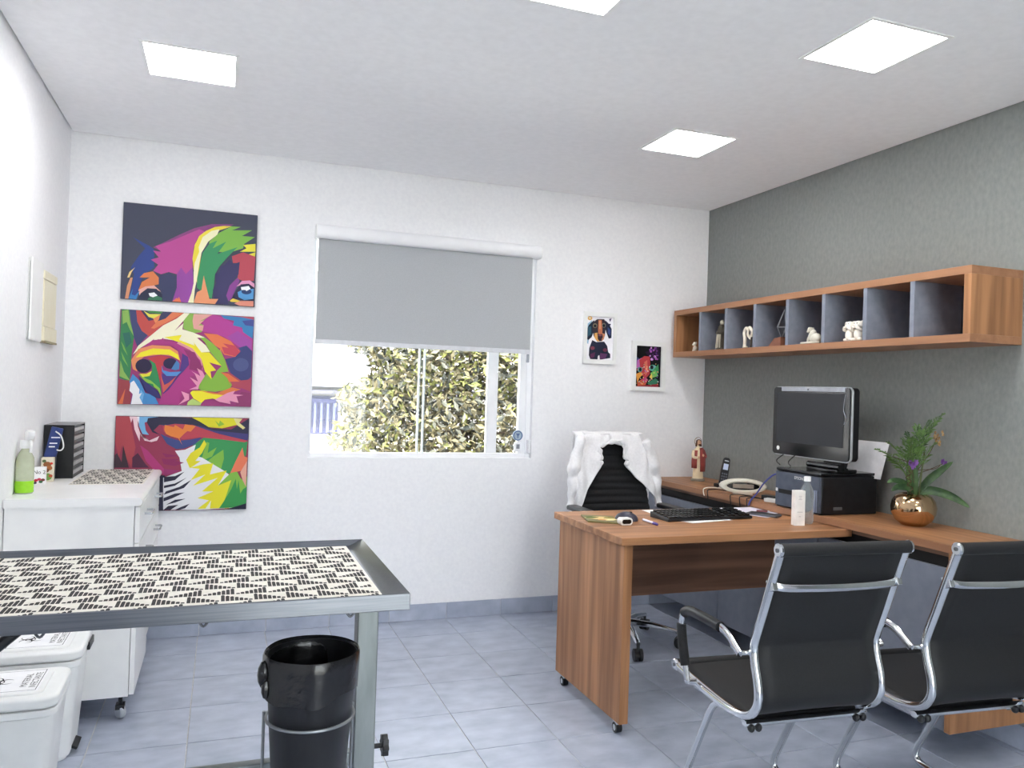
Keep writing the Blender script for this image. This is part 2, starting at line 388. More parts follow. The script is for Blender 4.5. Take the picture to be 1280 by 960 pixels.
LIGHTS = [(-.153, 3.3), (2.063, 3.3), (2.057, 2.134), (.948, 2.134), (2.057, .95), (.948, -.25)]  # last two are extra lamps added out of view behind the camera
room()

def ceiling_lights():
    names = ['square ceiling panel light above the dog canvases', 'square ceiling panel light over the desk, nearest the grey wall corner',
             'large square ceiling panel light at the upper right, above the visitor chairs', 'square ceiling panel light cut off by the top of the picture']
    for i, (x, y) in enumerate(LIGHTS):
        lab = names[i] if i < 4 else ('added square ceiling panel light, unseen behind the camera, near the grey wall', 'added square ceiling panel light, unseen behind the camera, before the added door')[i-4]
        t = thing('ceiling_light', lab, 'ceiling light', (x, y, H), 0, 'recessed ceiling panel lights')
        b = MB(); o, n = .172, .158
        for q in ((-o, o, -o, -n), (-o, o, n, o), (-o, -n, -n, n), (n, o, -n, n)): b.box(x+q[0], x+q[1], y+q[2], y+q[3], H-.004, H)
        b.build('frame', 'white_pl', t, bevel=.001)
        MB().box(x-n, x+n, y-n, y+n, H+.002, H+.01).build('diffuser', 'lamp', t, smooth=0)
        MB().box(x-.166, x+.166, y-.166, y+.166, H+.012, H+.04).build('housing', 'white_pl', t, smooth=0)
ceiling_lights()

# ------------------------------------------------------------------ window and blind
def window():
    x0, x1, z0, z1 = .446, 1.755, .916, 2.165; ya, yb = D+.03, D+.085; w = .016
    b = MB().box(x0, x0+w, ya, yb, z0, z1).box(x1-.03, x1, ya, yb, z0, z1).box(x0+w, x1-.03, ya, yb, z0, z0+.036).box(x0+w, x1-.03, ya, yb, z1-.03, z1)
    win = struct(b.build('window_1', 'white_mt', bevel=.002))
    MB().box(1.487, 1.553, D+.06, D+.09, z0+.036, z1-.03).build('mullion', 'white_mt', win, bevel=.003)
    MB().box(1.683, 1.725, D+.035, D+.075, z0+.036, z1-.03).build('sash_stile', 'white_mt', win, bevel=.003)
    for a, c, y in ((x0+w, 1.098, D+.05), (1.066, 1.487, D+.07), (1.553, 1.683, D+.062)):
        MB().box(a, c, y, y+.006, z0+.036, z1-.03).build('pane', 'glass', win, smooth=0)
    for x in (1.067, 1.098):
        MB().box(x-.003, x+.003, D+.047, D+.079, z0+.036, z1-.03).build('glass_edge_strip', plain('pale glass edge', (222, 232, 236), .3), win)
    MB().box(x0, x1, D+.001, D+.03, z0-.012, z0+.012).build('sill', 'white_mt', win, bevel=.003)
    # lock with its round seal, latch and the small blind bracket
    s = MB().box(1.655, 1.70, D+.022, D+.035, z0+.05, z0+.105).build('lock', 'white_mt', win, bevel=.004)
    MB().box(1.668, 1.687, D+.016, D+.022, z0+.066, z0+.092).build('lock_slot', plain('grey metal insert', (150, 155, 165), .4), s)
    c = Vector((1.675, D+.02, z0+.145))
    d = MB().tube([c, c+Vector((0, .012, 0))], .031, 28).build('round_seal', plain('pale blue seal', (176, 196, 212), .5), win)
    MB().tube([c+Vector((.027*math.cos(a), -.002, .027*math.sin(a))) for a in [2*math.pi*k/28 for k in range(28)]], .0035, 6, closed=True).build('seal_rim', plain('seal blue', (96, 120, 160), .5), d)
    MB().prism([c+Vector((-.012, 0, .012)), c+Vector((.012, 0, .012)), c+Vector((.003, 0, -.004)), c+Vector((.003, 0, -.016)), c+Vector((-.003, 0, -.016)), c+Vector((-.003, 0, -.004))], (0, -.003, 0)).build('seal_mark', plain('seal blue', (96, 120, 160), .5), d)
    MB().box(1.733, 1.747, D-.012, D+.03, z0+.04, z0+.12).build('latch', 'white_mt', win, bevel=.004)
window()
def blind():
    t = thing('roller_blind', 'grey roller blind half lowered over the window in white cassette', 'blind', (1.1, D, 1.55))
    prof = [(D-.001, 2.122), (D-.055, 2.122)]+[(D-.055-.024*math.sin(a), 2.159-.037*math.cos(a)) for a in [R(15*k) for k in range(1, 12)]]+[(D-.055, 2.196), (D-.001, 2.196)]
    MB().prism([(.452, y, z) for y, z in prof], (1.302, 0, 0)).build('cassette', 'white_mt', t)
    for x in (.447, 1.754): MB().prism([(x, y, z) for y, z in prof], (.005, 0, 0)).build('end_cap', 'white_pl', t)
    MB().box(.463, 1.714, D-.034, D-.032, 1.572, 2.135).build('fabric', 'blind', t, smooth=0)
    MB().box(.461, 1.716, D-.040, D-.027, 1.550, 1.576).build('bottom_bar', plain('pale grey aluminium', (214, 216, 222), .35), t, bevel=.003)
    MB().box(1.700, 1.716, D-.026, D-.008, 1.50, 1.55).build('chain_weight', plain('grey metal insert', (150, 155, 165), .4), t, bevel=.004)
    MB().tube([(1.722, D-.02, 2.13), (1.722, D-.02, 1.52)], .0022, 6).build('pull_chain', 'white_pl', t)
blind()

# ------------------------------------------------------------------ outside the window
def outside():
    g = struct(MB().box(-20, 24, D+.18, 40, -.3, -.12).build('ground_outside', plain('pale paving', (214, 212, 206), .9), smooth=0))
    struct(MB().box(-20, 24, -22, Y0-.15, -.3, -.02).build('ground_behind', plain('pale paving', (214, 212, 206), .9), smooth=0))
    t = thing('neighbour_house', 'white house front with blue slatted gate seen through the window', 'house', (2, 12, -.12))
    wl = plain('white render', (168, 164, 166), .9)
    MB().box(-6, 10, 12, 12.3, -.12, 3.0).build('wall', wl, t, smooth=0)
    MB().box(-6, 10, 11.55, 12.02, 1.30, 1.42).build('canopy', plain('lilac grey render', (110, 108, 126), .9), t)
    MB().box(-6, 10, 11.75, 12.02, 1.20, 1.25).build('ledge', plain('lilac grey render', (110, 108, 126), .9), t)
    gate = MB().box(.2, 1.62, 11.93, 11.99, .60, 1.16).build('gate', plain('dark blue gate', (40, 42, 82), .6), t)
    for i in range(15): MB().box(.24+i*.093, .275+i*.093, 11.90, 11.93, .62, 1.06).build('slat', plain('pale gate bar', (88, 92, 134), .6), gate)
    MB().box(.2, 1.62, 11.86, 11.94, 1.06, 1.12).build('gate_rail', plain('dark blue gate', (40, 42, 82), .6), gate)
    for x, z in ((1.28, .46), (1.34, .465), (1.40, .46), (1.30, .30), (1.22, .40), (1.38, .36)): MB().box(x, x+.03, 11.97, 12.0, z, z+.035).build('vent_hole', plain('dark vent', (90, 90, 96), .8), t)
    MB().tube([(-6, 11.0, 1.46), (2, 10.98, 1.44), (10, 11.0, 1.46)], .012, 6).build('wire', plain('dark vent', (90, 90, 96), .8), t)
    # leafy tree: branches and a cloud of small folded leaves
    tr = thing('leafy_tree', 'sunlit leafy tree with pale yellow green leaves outside the window', 'tree', (2.3, 7.2, -.12))
    rnd = random.Random(3); br = MB(); base = Vector((2.2, 7.3, -.12))
    br.tube(spline([base, base+Vector((.05, 0, .5)), base+Vector((0, .05, 1.2)), base+Vector((.1, 0, 2.0))], 5), [.05, .047, .045, .043, .042, .04, .038, .036, .034, .032, .03, .028, .025, .02, .016, .01], 8)
    tips = []
    for i in range(34):
        a = rnd.uniform(0, 6.28); h = rnd.uniform(.3, 1.6); l = rnd.uniform(.6, 1.2)
        p = base+Vector((.03, 0, h)); q = p+Vector((l*math.cos(a)*1.05, l*math.sin(a)*.6, rnd.uniform(-.05, .7))); m = (p+q)/2+Vector((0, 0, .1))
        br.tube(spline([p, m, q], 4), [.014, .013, .012, .011, .01, .008, .006, .005, .003], 5); tips.append((p, m, q))
    br.build('branches', plain('grey brown bark', (120, 104, 92), .9), tr)
    vs, fs, cs = [], [], []; n = 0
    mats = [plain('pale olive leaf', (106, 98, 74), .55), plain('yellow green leaf', (108, 110, 60), .55), plain('grey green leaf', (84, 84, 76), .55), plain('dark green leaf', (40, 43, 38), .55)]
    lf = MB()
    while n < 22000:
        x = rnd.uniform(-1.35, 1.3); y = rnd.gauss(0, .34); z = rnd.uniform(.1, 2.3)
        c = Vector((2.15+x, 7.15+y, z))
        edge = 1.02+.32*(z-1.2)**2 if z > 0 else 1.2
        lx = 1.08+.14*math.sin(5*z)+.10*math.sin(13*z+1)+max(0, (.95-z))*.2
        if c.x < lx or c.x > 3.5 or abs(y) > .7: continue
        n += 1
        a = Vector((rnd.gauss(0, 1), rnd.gauss(0, 1), rnd.gauss(-.5, .8))).normalized(); s = rnd.uniform(.03, .055); w = a.orthogonal().normalized(); w = Matrix.Rotation(rnd.uniform(0, 6.28), 3, a) @ w; u = a.cross(w)
        k = rnd.choices((0, 1, 2, 3), ((.42, .3, .16, .12) if z > 1.25 or c.x < 1.5 and z < 1.0 else (.5, .1, .28, .12)))[0]
        lf.add([c-a*s, c+w*s*.42+u*s*.12, c+a*s, c-w*s*.42+u*s*.12], [(0, 1, 2), (0, 2, 3)], k)
    o = lf.build('foliage', mats, tr, smooth=0); o['kind'] = 'stuff'
outside()

# ------------------------------------------------------------------ pictures on the back wall
def print_layers(b, bg, polys, org, sc, Y, box, k=1.0, step=.00012):
    mute = lambda c: tuple(.9*v+.1*(.3*c[0]+.5*c[1]+.2*c[2]) for v in c)
    bg = mute(bg); polys = [(mute(c), p) for c, p in polys]
    x0, x1, z0, z1 = box
    b.poly([(x0, Y, z0), (x1, Y, z0), (x1, Y, z1), (x0, Y, z1)], 0, px(*bg, k))
    for i, (col, pts) in enumerate(polys):
        q = []
        for (u, v) in pts:
            p = onY(org[0]+u/sc, org[1]+v/sc, D-.02); q.append(Vector((min(x1, max(x0, p.x)), Y-(i+1)*step, min(z1, max(z0, p.z)))))
        b.poly(q, 0, px(*col, k))
def ell(cx, cy, rx, ry, n=18): return [(cx+rx*math.cos(2*math.pi*i/n), cy+ry*math.sin(2*math.pi*i/n)) for i in range(n)]
CANVAS_A = [
 ((140, 70, 130), [(330,420),(420,380),(560,310),(700,250),(850,215),(1050,218),(1000,235),(880,245),(780,290),(700,370),(600,420),(450,480)]),
 ((55, 75, 145), [(130,600),(200,500),(260,430),(150,330),(300,410),(340,440),(340,600),(250,660),(210,760),(180,860),(110,880),(140,760),(160,660)]),
 ((190, 75, 150), [(350,410),(480,370),(620,310),(740,260),(790,280),(720,350),(690,430),(680,560),(685,700),(600,720),(540,660),(470,640),(400,660),(330,630),(375,575),(310,530),(380,510),(330,450),(400,460)]),
 ((155, 75, 165), [(540,660),(580,600),(620,660),(680,600),(690,760),(660,860),(640,915),(500,905),(520,840),(540,760)]),
 ((235, 215, 60), [(690,620),(680,520),(700,400),(740,320),(800,275),(880,240),(960,230),(1030,235),(920,270),(820,370),(760,470),(740,600),(720,740)]),
 ((240, 235, 190), [(640,915),(670,830),(690,740),(690,640),(700,560),(740,460),(735,420),(770,330),(850,275),(920,260),(900,310),(820,370),(760,470),(740,560),(720,700),(700,800),(690,915)]),
 ((125, 185, 75), [(1030,235),(1110,240),(1030,270),(1210,270),(1120,320),(1235,330),(1140,390),(1130,430),(1000,470),(900,460),(820,480),(830,370),(920,290)]),
 ((60, 150, 98), [(740,600),(770,470),(830,390),(900,360),(860,430),(980,370),(900,480),(1080,420),(1000,500),(920,590),(880,660),(870,760),(850,880),(720,780),(720,700)]),
 ((230, 220, 60), [(1130,400),(1240,390),(1240,460),(1100,460),(1160,430)]), ((230, 220, 60), [(1140,495),(1240,465),(1235,505)]),
 ((190, 75, 90), [(1030,500),(1130,465),(1240,505),(1225,720),(1130,720),(1080,700),(1100,560),(1040,560)]),
 ((65, 62, 105), [(880,660),(920,640),(930,590),(960,580),(1010,530),(1050,570),(1100,550),(1090,660),(1010,760),(980,850),(1000,930),(880,925),(860,800),(890,740)]),
 ((140, 70, 150), [(980,850),(1010,760),(1080,690),(1100,720),(1060,800),(1030,870),(1000,900)]),
 ((225, 150, 190), [(1070,770),(1120,720),(1190,715),(1230,745),(1230,780),(1160,745),(1100,760)]),
 ((45, 45, 75), [(1030,880),(1070,800),(1110,750),(1180,745),(1228,780),(1222,895),(1130,890)]),
 ((80, 150, 210), [(1080,820),(1120,800),(1225,790),(1220,880),(1140,890),(1090,865)]), ((45, 70, 120), ell(1160, 815, 45, 24)),
 ((245, 245, 250), [(1110,775),(1180,765),(1195,790),(1160,810),(1150,800),(1115,800)]),
 ((235, 200, 70), [(1010,895),(1040,875),(1100,895),(1100,910),(1020,905)]), ((225, 140, 120), [(1050,920),(1110,895),(1222,900),(1222,955),(1100,948)]),
 ((235, 150, 105), [(690,915),(720,820),(760,800),(780,670),(800,760),(830,880),(910,880),(880,925)]),
 ((235, 120, 80), [(500,905),(540,870),(550,880),(560,860),(580,908)]),
 ((225, 125, 75), [(200,800),(230,730),(300,690),(210,690),(250,650),(330,635),(380,690),(380,750),(300,770),(240,800)]),
 ((65, 70, 105), [(380,760),(380,690),(400,660),(440,670),(470,640),(500,670),(540,680),(540,780),(500,900),(420,895),(400,810)]),
 ((235, 175, 165), [(200,800),(260,770),(340,760),(400,815),(340,790),(250,810),(210,850)]),
 ((50, 55, 80), [(190,885),(220,830),(280,785),(360,790),(410,840),(415,895)]), ((60, 120, 90), [(290,870),(360,850),(410,870),(410,895),(280,890)]),
 ((245, 245, 250), [(290,830),(340,822),(370,850),(330,865),(300,855)]),
 ((220, 150, 110), [(80,880),(100,760),(130,690),(150,690),(130,780),(110,880)]), ((230, 200, 130), [(100,690),(120,640),(170,600),(140,640),(120,690)]),
 ((60, 130, 200), [(110,880),(150,790),(140,840),(170,850),(215,800),(180,885)])]
CANVAS_B = [
 ((60, 135, 85), [(50,35),(120,40),(130,150),(160,300),(140,440),(130,600),(120,690),(30,660),(30,400)]),
 ((140, 185, 90), [(55,60),(110,45),(125,160),(165,300),(120,220),(95,160),(60,180)]), ((140, 185, 90), [(40,500),(70,600),(125,680),(70,660),(30,640)]),
 ((120, 180, 80), [(45,330),(70,370),(105,460),(65,400)]), ((120, 180, 80), [(45,420),(75,480),(110,560),(60,490)]), ((50, 110, 100), [(60,260),(120,250),(140,340),(90,390)]),
 ((70, 75, 120), [(120,40),(190,50),(200,150),(290,270),(190,380),(160,300),(140,200)]),
 ((200, 80, 75), [(180,50),(240,55),(270,120),(360,150),(420,120),(500,60),(610,75),(560,130),(400,200),(300,290),(230,240),(190,160)]),
 ((228, 122, 82), [(360,160),(500,70),(605,75),(480,150),(340,220),(310,215)]),
 ((65, 65, 100), [(220,55),(500,65),(440,130),(380,150),(350,140),(290,150)]),
 ((225, 220, 80), [(245,60),(300,90),(400,90),(370,140),(340,130),(290,115)]), ((70, 140, 70), [(270,55),(420,62),(400,85),(300,80)]), ((235, 140, 90), [(330,130),(395,95),(380,140),(350,170)]),
 ((185, 65, 150), [(780,140),(860,95),(950,120),(1100,200),(1210,310),(1210,430),(1090,380),(960,290),(850,260),(750,240)]),
 ((165, 75, 165), [(990,290),(1080,240),(1205,330),(1205,430),(1100,380)]),
 ((60, 130, 190), [(930,100),(1228,130),(1215,310),(1130,250),(1120,210),(1040,190),(1050,150),(960,130)]), ((70, 80, 150), [(1120,150),(1225,140),(1222,200),(1150,190)]), ((190, 80, 100), [(1090,95),(1228,110),(1226,140),(1150,125)]),
 ((235, 120, 75), [(780,260),(900,270),(1020,330),(1100,420),(1060,470),(960,450),(930,400),(880,370)]), ((205, 70, 90), [(940,380),(1000,390),(950,350),(1060,370),(1100,430),(1060,465),(960,440)]),
 ((235, 150, 100), [(930,400),(990,570),(1000,610),(960,560),(900,430)]),
 ((140, 185, 80), [(600,150),(650,80),(850,95),(740,170),(780,190),(760,250),(680,260),(600,220)]), ((225, 160, 150), [(690,90),(860,95),(740,155),(785,145),(735,190),(780,190),(770,240),(690,220),(680,150)]),
 ((135, 185, 65), [(700,260),(780,290),(860,350),(930,420),(970,500),(1000,600),(930,610),(1000,650),(1030,720),(1010,760),(880,780),(760,770),(720,740),(800,620),(860,660),(900,590),(940,550),(840,430),(790,340)]),
 ((65, 70, 125), [(970,490),(1060,470),(1110,420),(1090,390),(1160,370),(1210,420),(1200,650),(1150,690),(1110,680),(1020,620)]), ((80, 90, 140), ell(1110, 540, 70, 60)),
 ((185, 75, 95), [(930,610),(1010,610),(1110,680),(1200,670),(1195,780),(1120,750),(1040,740),(1000,660)]), ((235, 115, 70), [(930,605),(1000,620),(1100,690),(1010,690),(1020,730),(990,660)]),
 ((240, 235, 205), [(605,75),(655,80),(600,150),(520,240),(600,170),(590,225),(690,255),(790,300),(720,300),(800,370),(835,425),(760,430),(640,380),(560,330),(430,310),(340,320),(220,390),(150,450),(200,370),(310,280),(420,190),(540,130)]),
 ((180, 60, 135), [(220,390),(300,340),(340,310),(330,340),(380,310),(375,335),(420,300),(430,330),(560,340),(680,400),(760,500),(770,600),(740,620),(650,650),(720,730),(650,780),(590,790),(560,895),(380,890),(400,820),(470,700),(600,600),(600,440),(500,370),(350,360)]),
 ((240, 225, 40), [(430,295),(585,275),(560,320),(700,370),(690,340),(760,430),(830,430),(940,550),(830,520),(890,590),(840,600),(850,670),(790,600),(760,490),(690,420),(560,340)]),
 ((225, 150, 150), [(560,335),(680,395),(760,490),(775,600),(750,500),(660,410),(540,350)]),
 ((150, 55, 110), [(600,400),(700,430),(770,560),(740,600),(650,580),(660,500)]),
 ((85, 60, 135), [(590,440),(640,470),(650,540),(600,600),(560,640),(470,760),(420,800),(410,720),(410,620),(560,620),(580,530)]),
 ((235, 140, 95), [(150,580),(135,500),(200,400),(320,365),(480,375),(550,420),(577,520),(540,470),(400,450),(250,470),(180,530),(190,600)]),
 ((240, 225, 40), [(175,475),(220,430),(330,395),(480,405),(550,450),(565,500),(470,450),(330,450),(230,470)]),
 ((200, 65, 75), [(280,480),(400,455),(500,480),(440,500),(410,560),(400,640),(390,700),(360,600),(330,520)]),
 ((52, 46, 76), ell(245, 550, 72, 62)), ((52, 46, 82), ell(482, 528, 62, 48)),
 ((75, 130, 190), [(490,580),(540,500),(565,530),(560,580),(530,590)]), ((85, 145, 215), [(405,545),(420,590),(480,605),(580,600),(540,640),(450,640),(410,600)]),
 ((50, 140, 85), [(290,490),(350,530),(375,620),(400,740),(405,820),(380,770),(260,690),(200,620),(280,640),(320,600),(320,540)]),
 ((140, 190, 70), [(200,620),(260,660),(310,680),(390,750),(405,825),(370,760),(340,740),(330,710),(270,700)]), ((235, 225, 60), [(210,620),(270,620),(320,595),(300,640),(240,650)]),
 ((215, 95, 85), [(540,640),(500,700),(420,790),(395,620),(430,720),(470,700)]),
 ((60, 55, 115), [(200,640),(380,780),(400,840),(330,830),(250,760)]),
 ((165, 70, 80), [(25,670),(120,680),(135,890),(12,895)]), ((225, 110, 70), [(20,890),(85,750),(60,890)]),
 ((70, 140, 205), [(120,690),(150,620),(210,680),(240,740),(260,790),(300,800),(350,830),(380,890),(130,890),(150,800)]), ((110, 175, 225), [(220,760),(250,800),(230,890),(210,820)]),
 ((238, 238, 243), [(130,700),(160,680),(210,760),(205,800),(230,790),(210,830),(240,890),(135,890),(150,800),(120,770)]),
 ((150, 60, 110), [(1110,780),(1195,790),(1195,915),(1060,905)]),
 ((240, 225, 40), [(680,770),(780,770),(860,790),(960,800),(930,860),(860,840),(790,850),(760,880),(690,840),(660,790)]), ((190, 215, 120), [(640,870),(680,840),(760,880),(750,900),(630,900)]),
 ((230, 120, 70), [(740,770),(900,790),(1030,740),(1110,760),(960,810),(860,800)]),
 ((235, 150, 185), [(580,775),(650,800),(650,850),(555,895),(610,840)]), ((235, 150, 185), [(880,850),(990,790),(1060,770),(1040,800),(1135,810),(1070,820),(1090,880),(1010,860),(1020,890),(920,870)]),
 ((235, 150, 185), [(655,650),(730,690),(700,620),(670,595),(750,640),(720,570),(770,600),(790,640),(740,720),(730,760),(690,760),(650,760),(720,730)])]
CANVAS_C = [
 ((185, 75, 85), [(35,52),(160,60),(180,200),(210,350),(170,530),(120,430),(90,330),(60,450),(30,300)]),
 ((72, 56, 68), [(25,420),(45,400),(85,480),(100,330),(125,430),(150,530),(15,530)]), ((92, 52, 78), [(180,440),(230,400),(300,500),(330,530),(180,530)]),
 ((185, 60, 125), [(250,330),(320,380),(400,470),(480,560),(480,600),(380,560),(300,470)]),
 ((240, 205, 215), [(155,60),(230,60),(230,160),(260,250),(330,290),(420,250),(400,290),(350,302),(290,290),(250,220),(245,295),(200,190),(185,90),(170,130)]),
 ((110, 175, 225), [(235,60),(410,65),(350,110),(290,130),(300,200),(330,240),(270,230),(240,160)]), ((235, 235, 245), [(225,60),(245,60),(240,140),(232,120)]),
 ((55, 55, 80), [(320,90),(420,65),(600,70),(760,90),(880,180),(1060,190),(1225,80),(1215,280),(1040,260),(800,200),(600,150),(420,150),(370,200),(430,240),(360,215),(310,130)]),
 ((70, 65, 125), [(430,150),(620,140),(780,160),(900,200),(1210,230),(1205,290),(980,270),(820,210)]),
 ((60, 155, 90), [(720,330),(820,260),(980,280),(1205,300),(1190,420),(1060,580),(960,580),(820,460),(700,460)]),
 ((70, 80, 140), [(430,230),(500,260),(600,290),(700,280),(800,260),(740,320),(640,360),(570,365),(490,320)]),
 ((195, 70, 85), [(450,160),(560,140),(720,150),(800,180),(950,230),(1205,290),(1180,305),(980,280),(780,260),(640,280),(540,250),(460,210)]),
 ((235, 130, 60), [(470,150),(550,170),(560,150),(630,190),(650,145),(745,160),(700,210),(670,205),(640,230),(600,270),(625,330),(590,270),(520,250),(480,230),(465,195)]),
 ((130, 190, 70), [(830,490),(900,430),(990,370),(995,450),(970,540),(880,590),(900,490)]), ((130, 190, 70), [(800,440),(840,300),(865,310),(850,400),(930,350),(890,430),(820,460)]),
 ((50, 50, 72), [(10,560),(470,600),(470,910),(10,910)]),
 ((232, 232, 236), [(560,380),(650,370),(745,325),(720,420),(800,440),(1000,560),(1100,640),(1190,700),(1190,880),(760,905),(455,905),(455,620),(620,560),(600,440)]),
 ((150, 50, 100), [(445,400),(590,425),(480,440)]), ((150, 50, 100), [(440,450),(600,455),(560,470),(640,485),(560,515),(460,500)]), ((160, 55, 110), [(460,540),(610,555),(540,585),(465,600)]),
 ((50, 50, 72), [(462,612),(560,605),(645,565),(560,640),(462,660)]), ((50, 50, 72), [(462,690),(560,670),(665,618),(560,690),(462,712)]), ((50, 50, 72), [(480,740),(600,700),(705,638),(640,710),(520,750),(460,770)]),
 ((50, 50, 72), [(458,800),(560,760),(645,750),(540,800),(458,830)]), ((50, 50, 72), [(480,860),(560,815),(655,805),(560,840)]), ((50, 50, 72), [(458,905),(500,870),(590,860),(520,905)]), ((50, 50, 72), [(560,905),(610,880),(690,850),(650,890),(600,905)]),
 ((130, 190, 70), [(940,690),(1050,580),(1110,560),(1140,620),(1180,660),(1240,600),(1240,860),(1060,885),(940,890),(1060,640)]),
 ((235, 225, 40), [(660,460),(700,400),(780,350),(820,285),(840,320),(800,400),(740,470),(790,470),(700,530),(810,500),(900,490),(870,590),(1020,555),(940,690),(1060,640),(1000,820),(950,890),(760,895),(860,820),(760,800),(900,740),(800,740),(940,620),(720,690),(830,590),(700,640),(780,540),(690,530)]),
 ((238, 238, 220), [(830,895),(880,820),(870,895)]), ((235, 225, 40), [(1000,890),(1030,830),(1040,888)]),
 ((55, 155, 80), [(955,890),(1060,720),(1100,630),(1110,720),(1125,640),(1140,760),(1165,720),(1240,700),(1240,855),(1050,885)]),
 ((235, 120, 85), [(1050,580),(1100,470),(1160,350),(1175,430),(1210,440),(1190,540),(1140,560),(1080,570)]), ((235, 170, 150), [(1140,570),(1200,470),(1190,700),(1160,640)]),
 ((225, 215, 40), [(710,75),(1080,80),(1150,100),(1110,150),(980,180),(860,170),(780,120)]), ((140, 190, 60), [(915,110),(950,140),(960,110),(1000,145),(950,165)]), ((225, 215, 140), [(1080,90),(1160,95),(1130,130),(1185,175),(1165,190),(1110,150)]),
 ((42, 44, 66), [(1010,905),(1240,845),(1240,905)])]
def canvases():
    specs = [('top canvas of the pop art dog, dark slate with pink forehead and eyes', (72, 76, 96), CANVAS_A, (145, 250), (-.499, .145, 1.729, 2.217)),
             ('middle canvas of the pop art dog, showing the swirling nose', (165, 62, 125), CANVAS_B, (145, 380), (-.496, .145, 1.198, 1.677)),
             ('bottom canvas of the pop art dog, mouth and yellow green chest fur', (160, 60, 90), CANVAS_C, (140, 510), (-.500, .138, .657, 1.139))]
    for lab, bg, polys, org, bx in specs:
        t = thing('canvas_print', lab, 'painting', ((bx[0]+bx[1])/2, D, bx[2]), 0, 'three canvases of one dog portrait')
        MB().box(bx[0], bx[1], D-.02, D-.001, bx[2], bx[3]).build('stretched_canvas', plain('canvas edge', (66, 66, 82), .8), t, bevel=.002)
        b = MB(); e = .0015
        print_layers(b, bg, polys, org, 7.1111, D-.0203, (bx[0]+e, bx[1]-e, bx[2]+e, bx[3]-e))
        b.build('print', 'print', t, smooth=0)
canvases()
def small_pictures():
    rnd = random.Random(5)
    dog = [((150, 190, 215), [(110,200),(170,160),(130,400),(110,380)]), ((236, 180, 90), ell(148, 140, 24, 20)), ((236, 220, 190), ell(148, 138, 12, 10)),
           ((70, 60, 100), [(340,150),(365,140),(350,180)]), ((70, 60, 100), ell(345, 205, 12, 9)),
           ((25, 40, 62), [(165,180),(190,160),(190,260),(165,330),(130,360),(112,340),(112,260),(135,210)]), ((40, 88, 108), [(130,230),(160,220),(160,300),(120,330)]),
           ((28, 34, 62), [(300,160),(340,200),(365,250),(362,340),(335,345),(310,280),(295,220)]), ((50, 70, 130), [(325,230),(355,260),(350,320),(325,290)]),
           ((34, 38, 62), [(170,360),(210,380),(290,375),(320,420),(330,480),(350,500),(350,540),(260,555),(150,550),(135,510),(140,440)]),
           ((52, 40, 50), [(180,180),(220,150),(290,150),(310,200),(300,290),(270,370),(220,375),(185,320),(170,240)]),
           ((196, 112, 76), [(232,160),(265,160),(272,260),(270,300),(230,300),(228,250)]), ((222, 160, 120), [(243,165),(252,165),(252,250),(243,250)]),
           ((120, 110, 90), ell(198, 215, 22, 24)), ((20, 24, 34), ell(198, 218, 14, 15)), ((110, 108, 100), ell(286, 212, 20, 24)), ((20, 24, 34), ell(286, 215, 13, 15)),
           ((222, 160, 84), [(192,290),(222,285),(225,350),(245,375),(215,370),(192,335)]), ((200, 130, 90), [(270,290),(300,300),(285,350),(262,375)]),
           ((50, 32, 44), [(220,300),(270,300),(276,330),(255,370),(235,365)]), ((120, 70, 90), ell(248, 312, 18, 10)),
           ((130, 60, 76), ell(172, 440, 22, 18)), ((110, 50, 76), ell(298, 460, 22, 18)), ((90, 40, 80), [(150,500),(200,480),(190,530),(150,545)]), ((96, 50, 100), [(250,490),(320,500),(300,545),(240,550)]),
           ((236, 232, 240), [(225,520),(240,510),(245,560),(222,560)])]
    cat = [((40, 16, 50), [(700,480),(845,408),(845,560),(760,560)])]
    cat += [((random.Random(i).choice([(130, 60, 150), (180, 90, 190), (90, 40, 130), (210, 150, 220)])), ell(rnd.uniform(750, 825), rnd.uniform(430, 560), rnd.uniform(6, 16), rnd.uniform(6, 14), 7)) for i in range(22)]
    cat += [((70, 80, 130), [(598,520),(640,545),(640,620),(596,640)]), ((196, 110, 190), [(620,560),(680,530),(670,600),(640,650),(610,640)]),
            ((196, 60, 66), [(640,560),(690,520),(745,525),(750,600),(745,700),(700,750),(660,700),(650,640)]), ((224, 112, 90), [(690,580),(720,560),(725,680),(700,720)]), ((240, 150, 110), [(710,620),(725,620),(722,670),(710,670)]),
            ((90, 150, 150), ell(645, 655, 26, 26)), ((22, 30, 40), ell(650, 655, 13, 18)), ((80, 170, 150), ell(775, 640, 40, 32)), ((22, 30, 40), ell(765, 632, 16, 20)),
            ((60, 150, 90), [(760,690),(830,600),(835,690),(790,720)]), ((110, 190, 90), [(750,690),(800,660),(830,720),(770,740)]), ((50, 120, 90), [(720,790),(800,740),(832,770),(800,810),(740,815)]),
            ((236, 160, 60), [(605,700),(650,680),(680,700),(640,740),(620,790)]), ((230, 200, 80), [(740,730),(765,690),(770,760)]), ((206, 90, 60), [(620,780),(680,740),(720,770),(700,810),(620,828)]),
            ((196, 60, 120), [(660,760),(700,730),(730,760),(700,790)]), ((150, 40, 50), [(590,820),(830,800),(832,832),(588,828)])]
    cat += [((random.Random(i+50).choice([(240, 200, 120), (240, 240, 240), (120, 220, 160), (240, 120, 90), (150, 120, 220)])), ell(rnd.uniform(600, 825), rnd.uniform(600, 810), rnd.uniform(3, 7), rnd.uniform(3, 7), 6)) for i in range(46)]
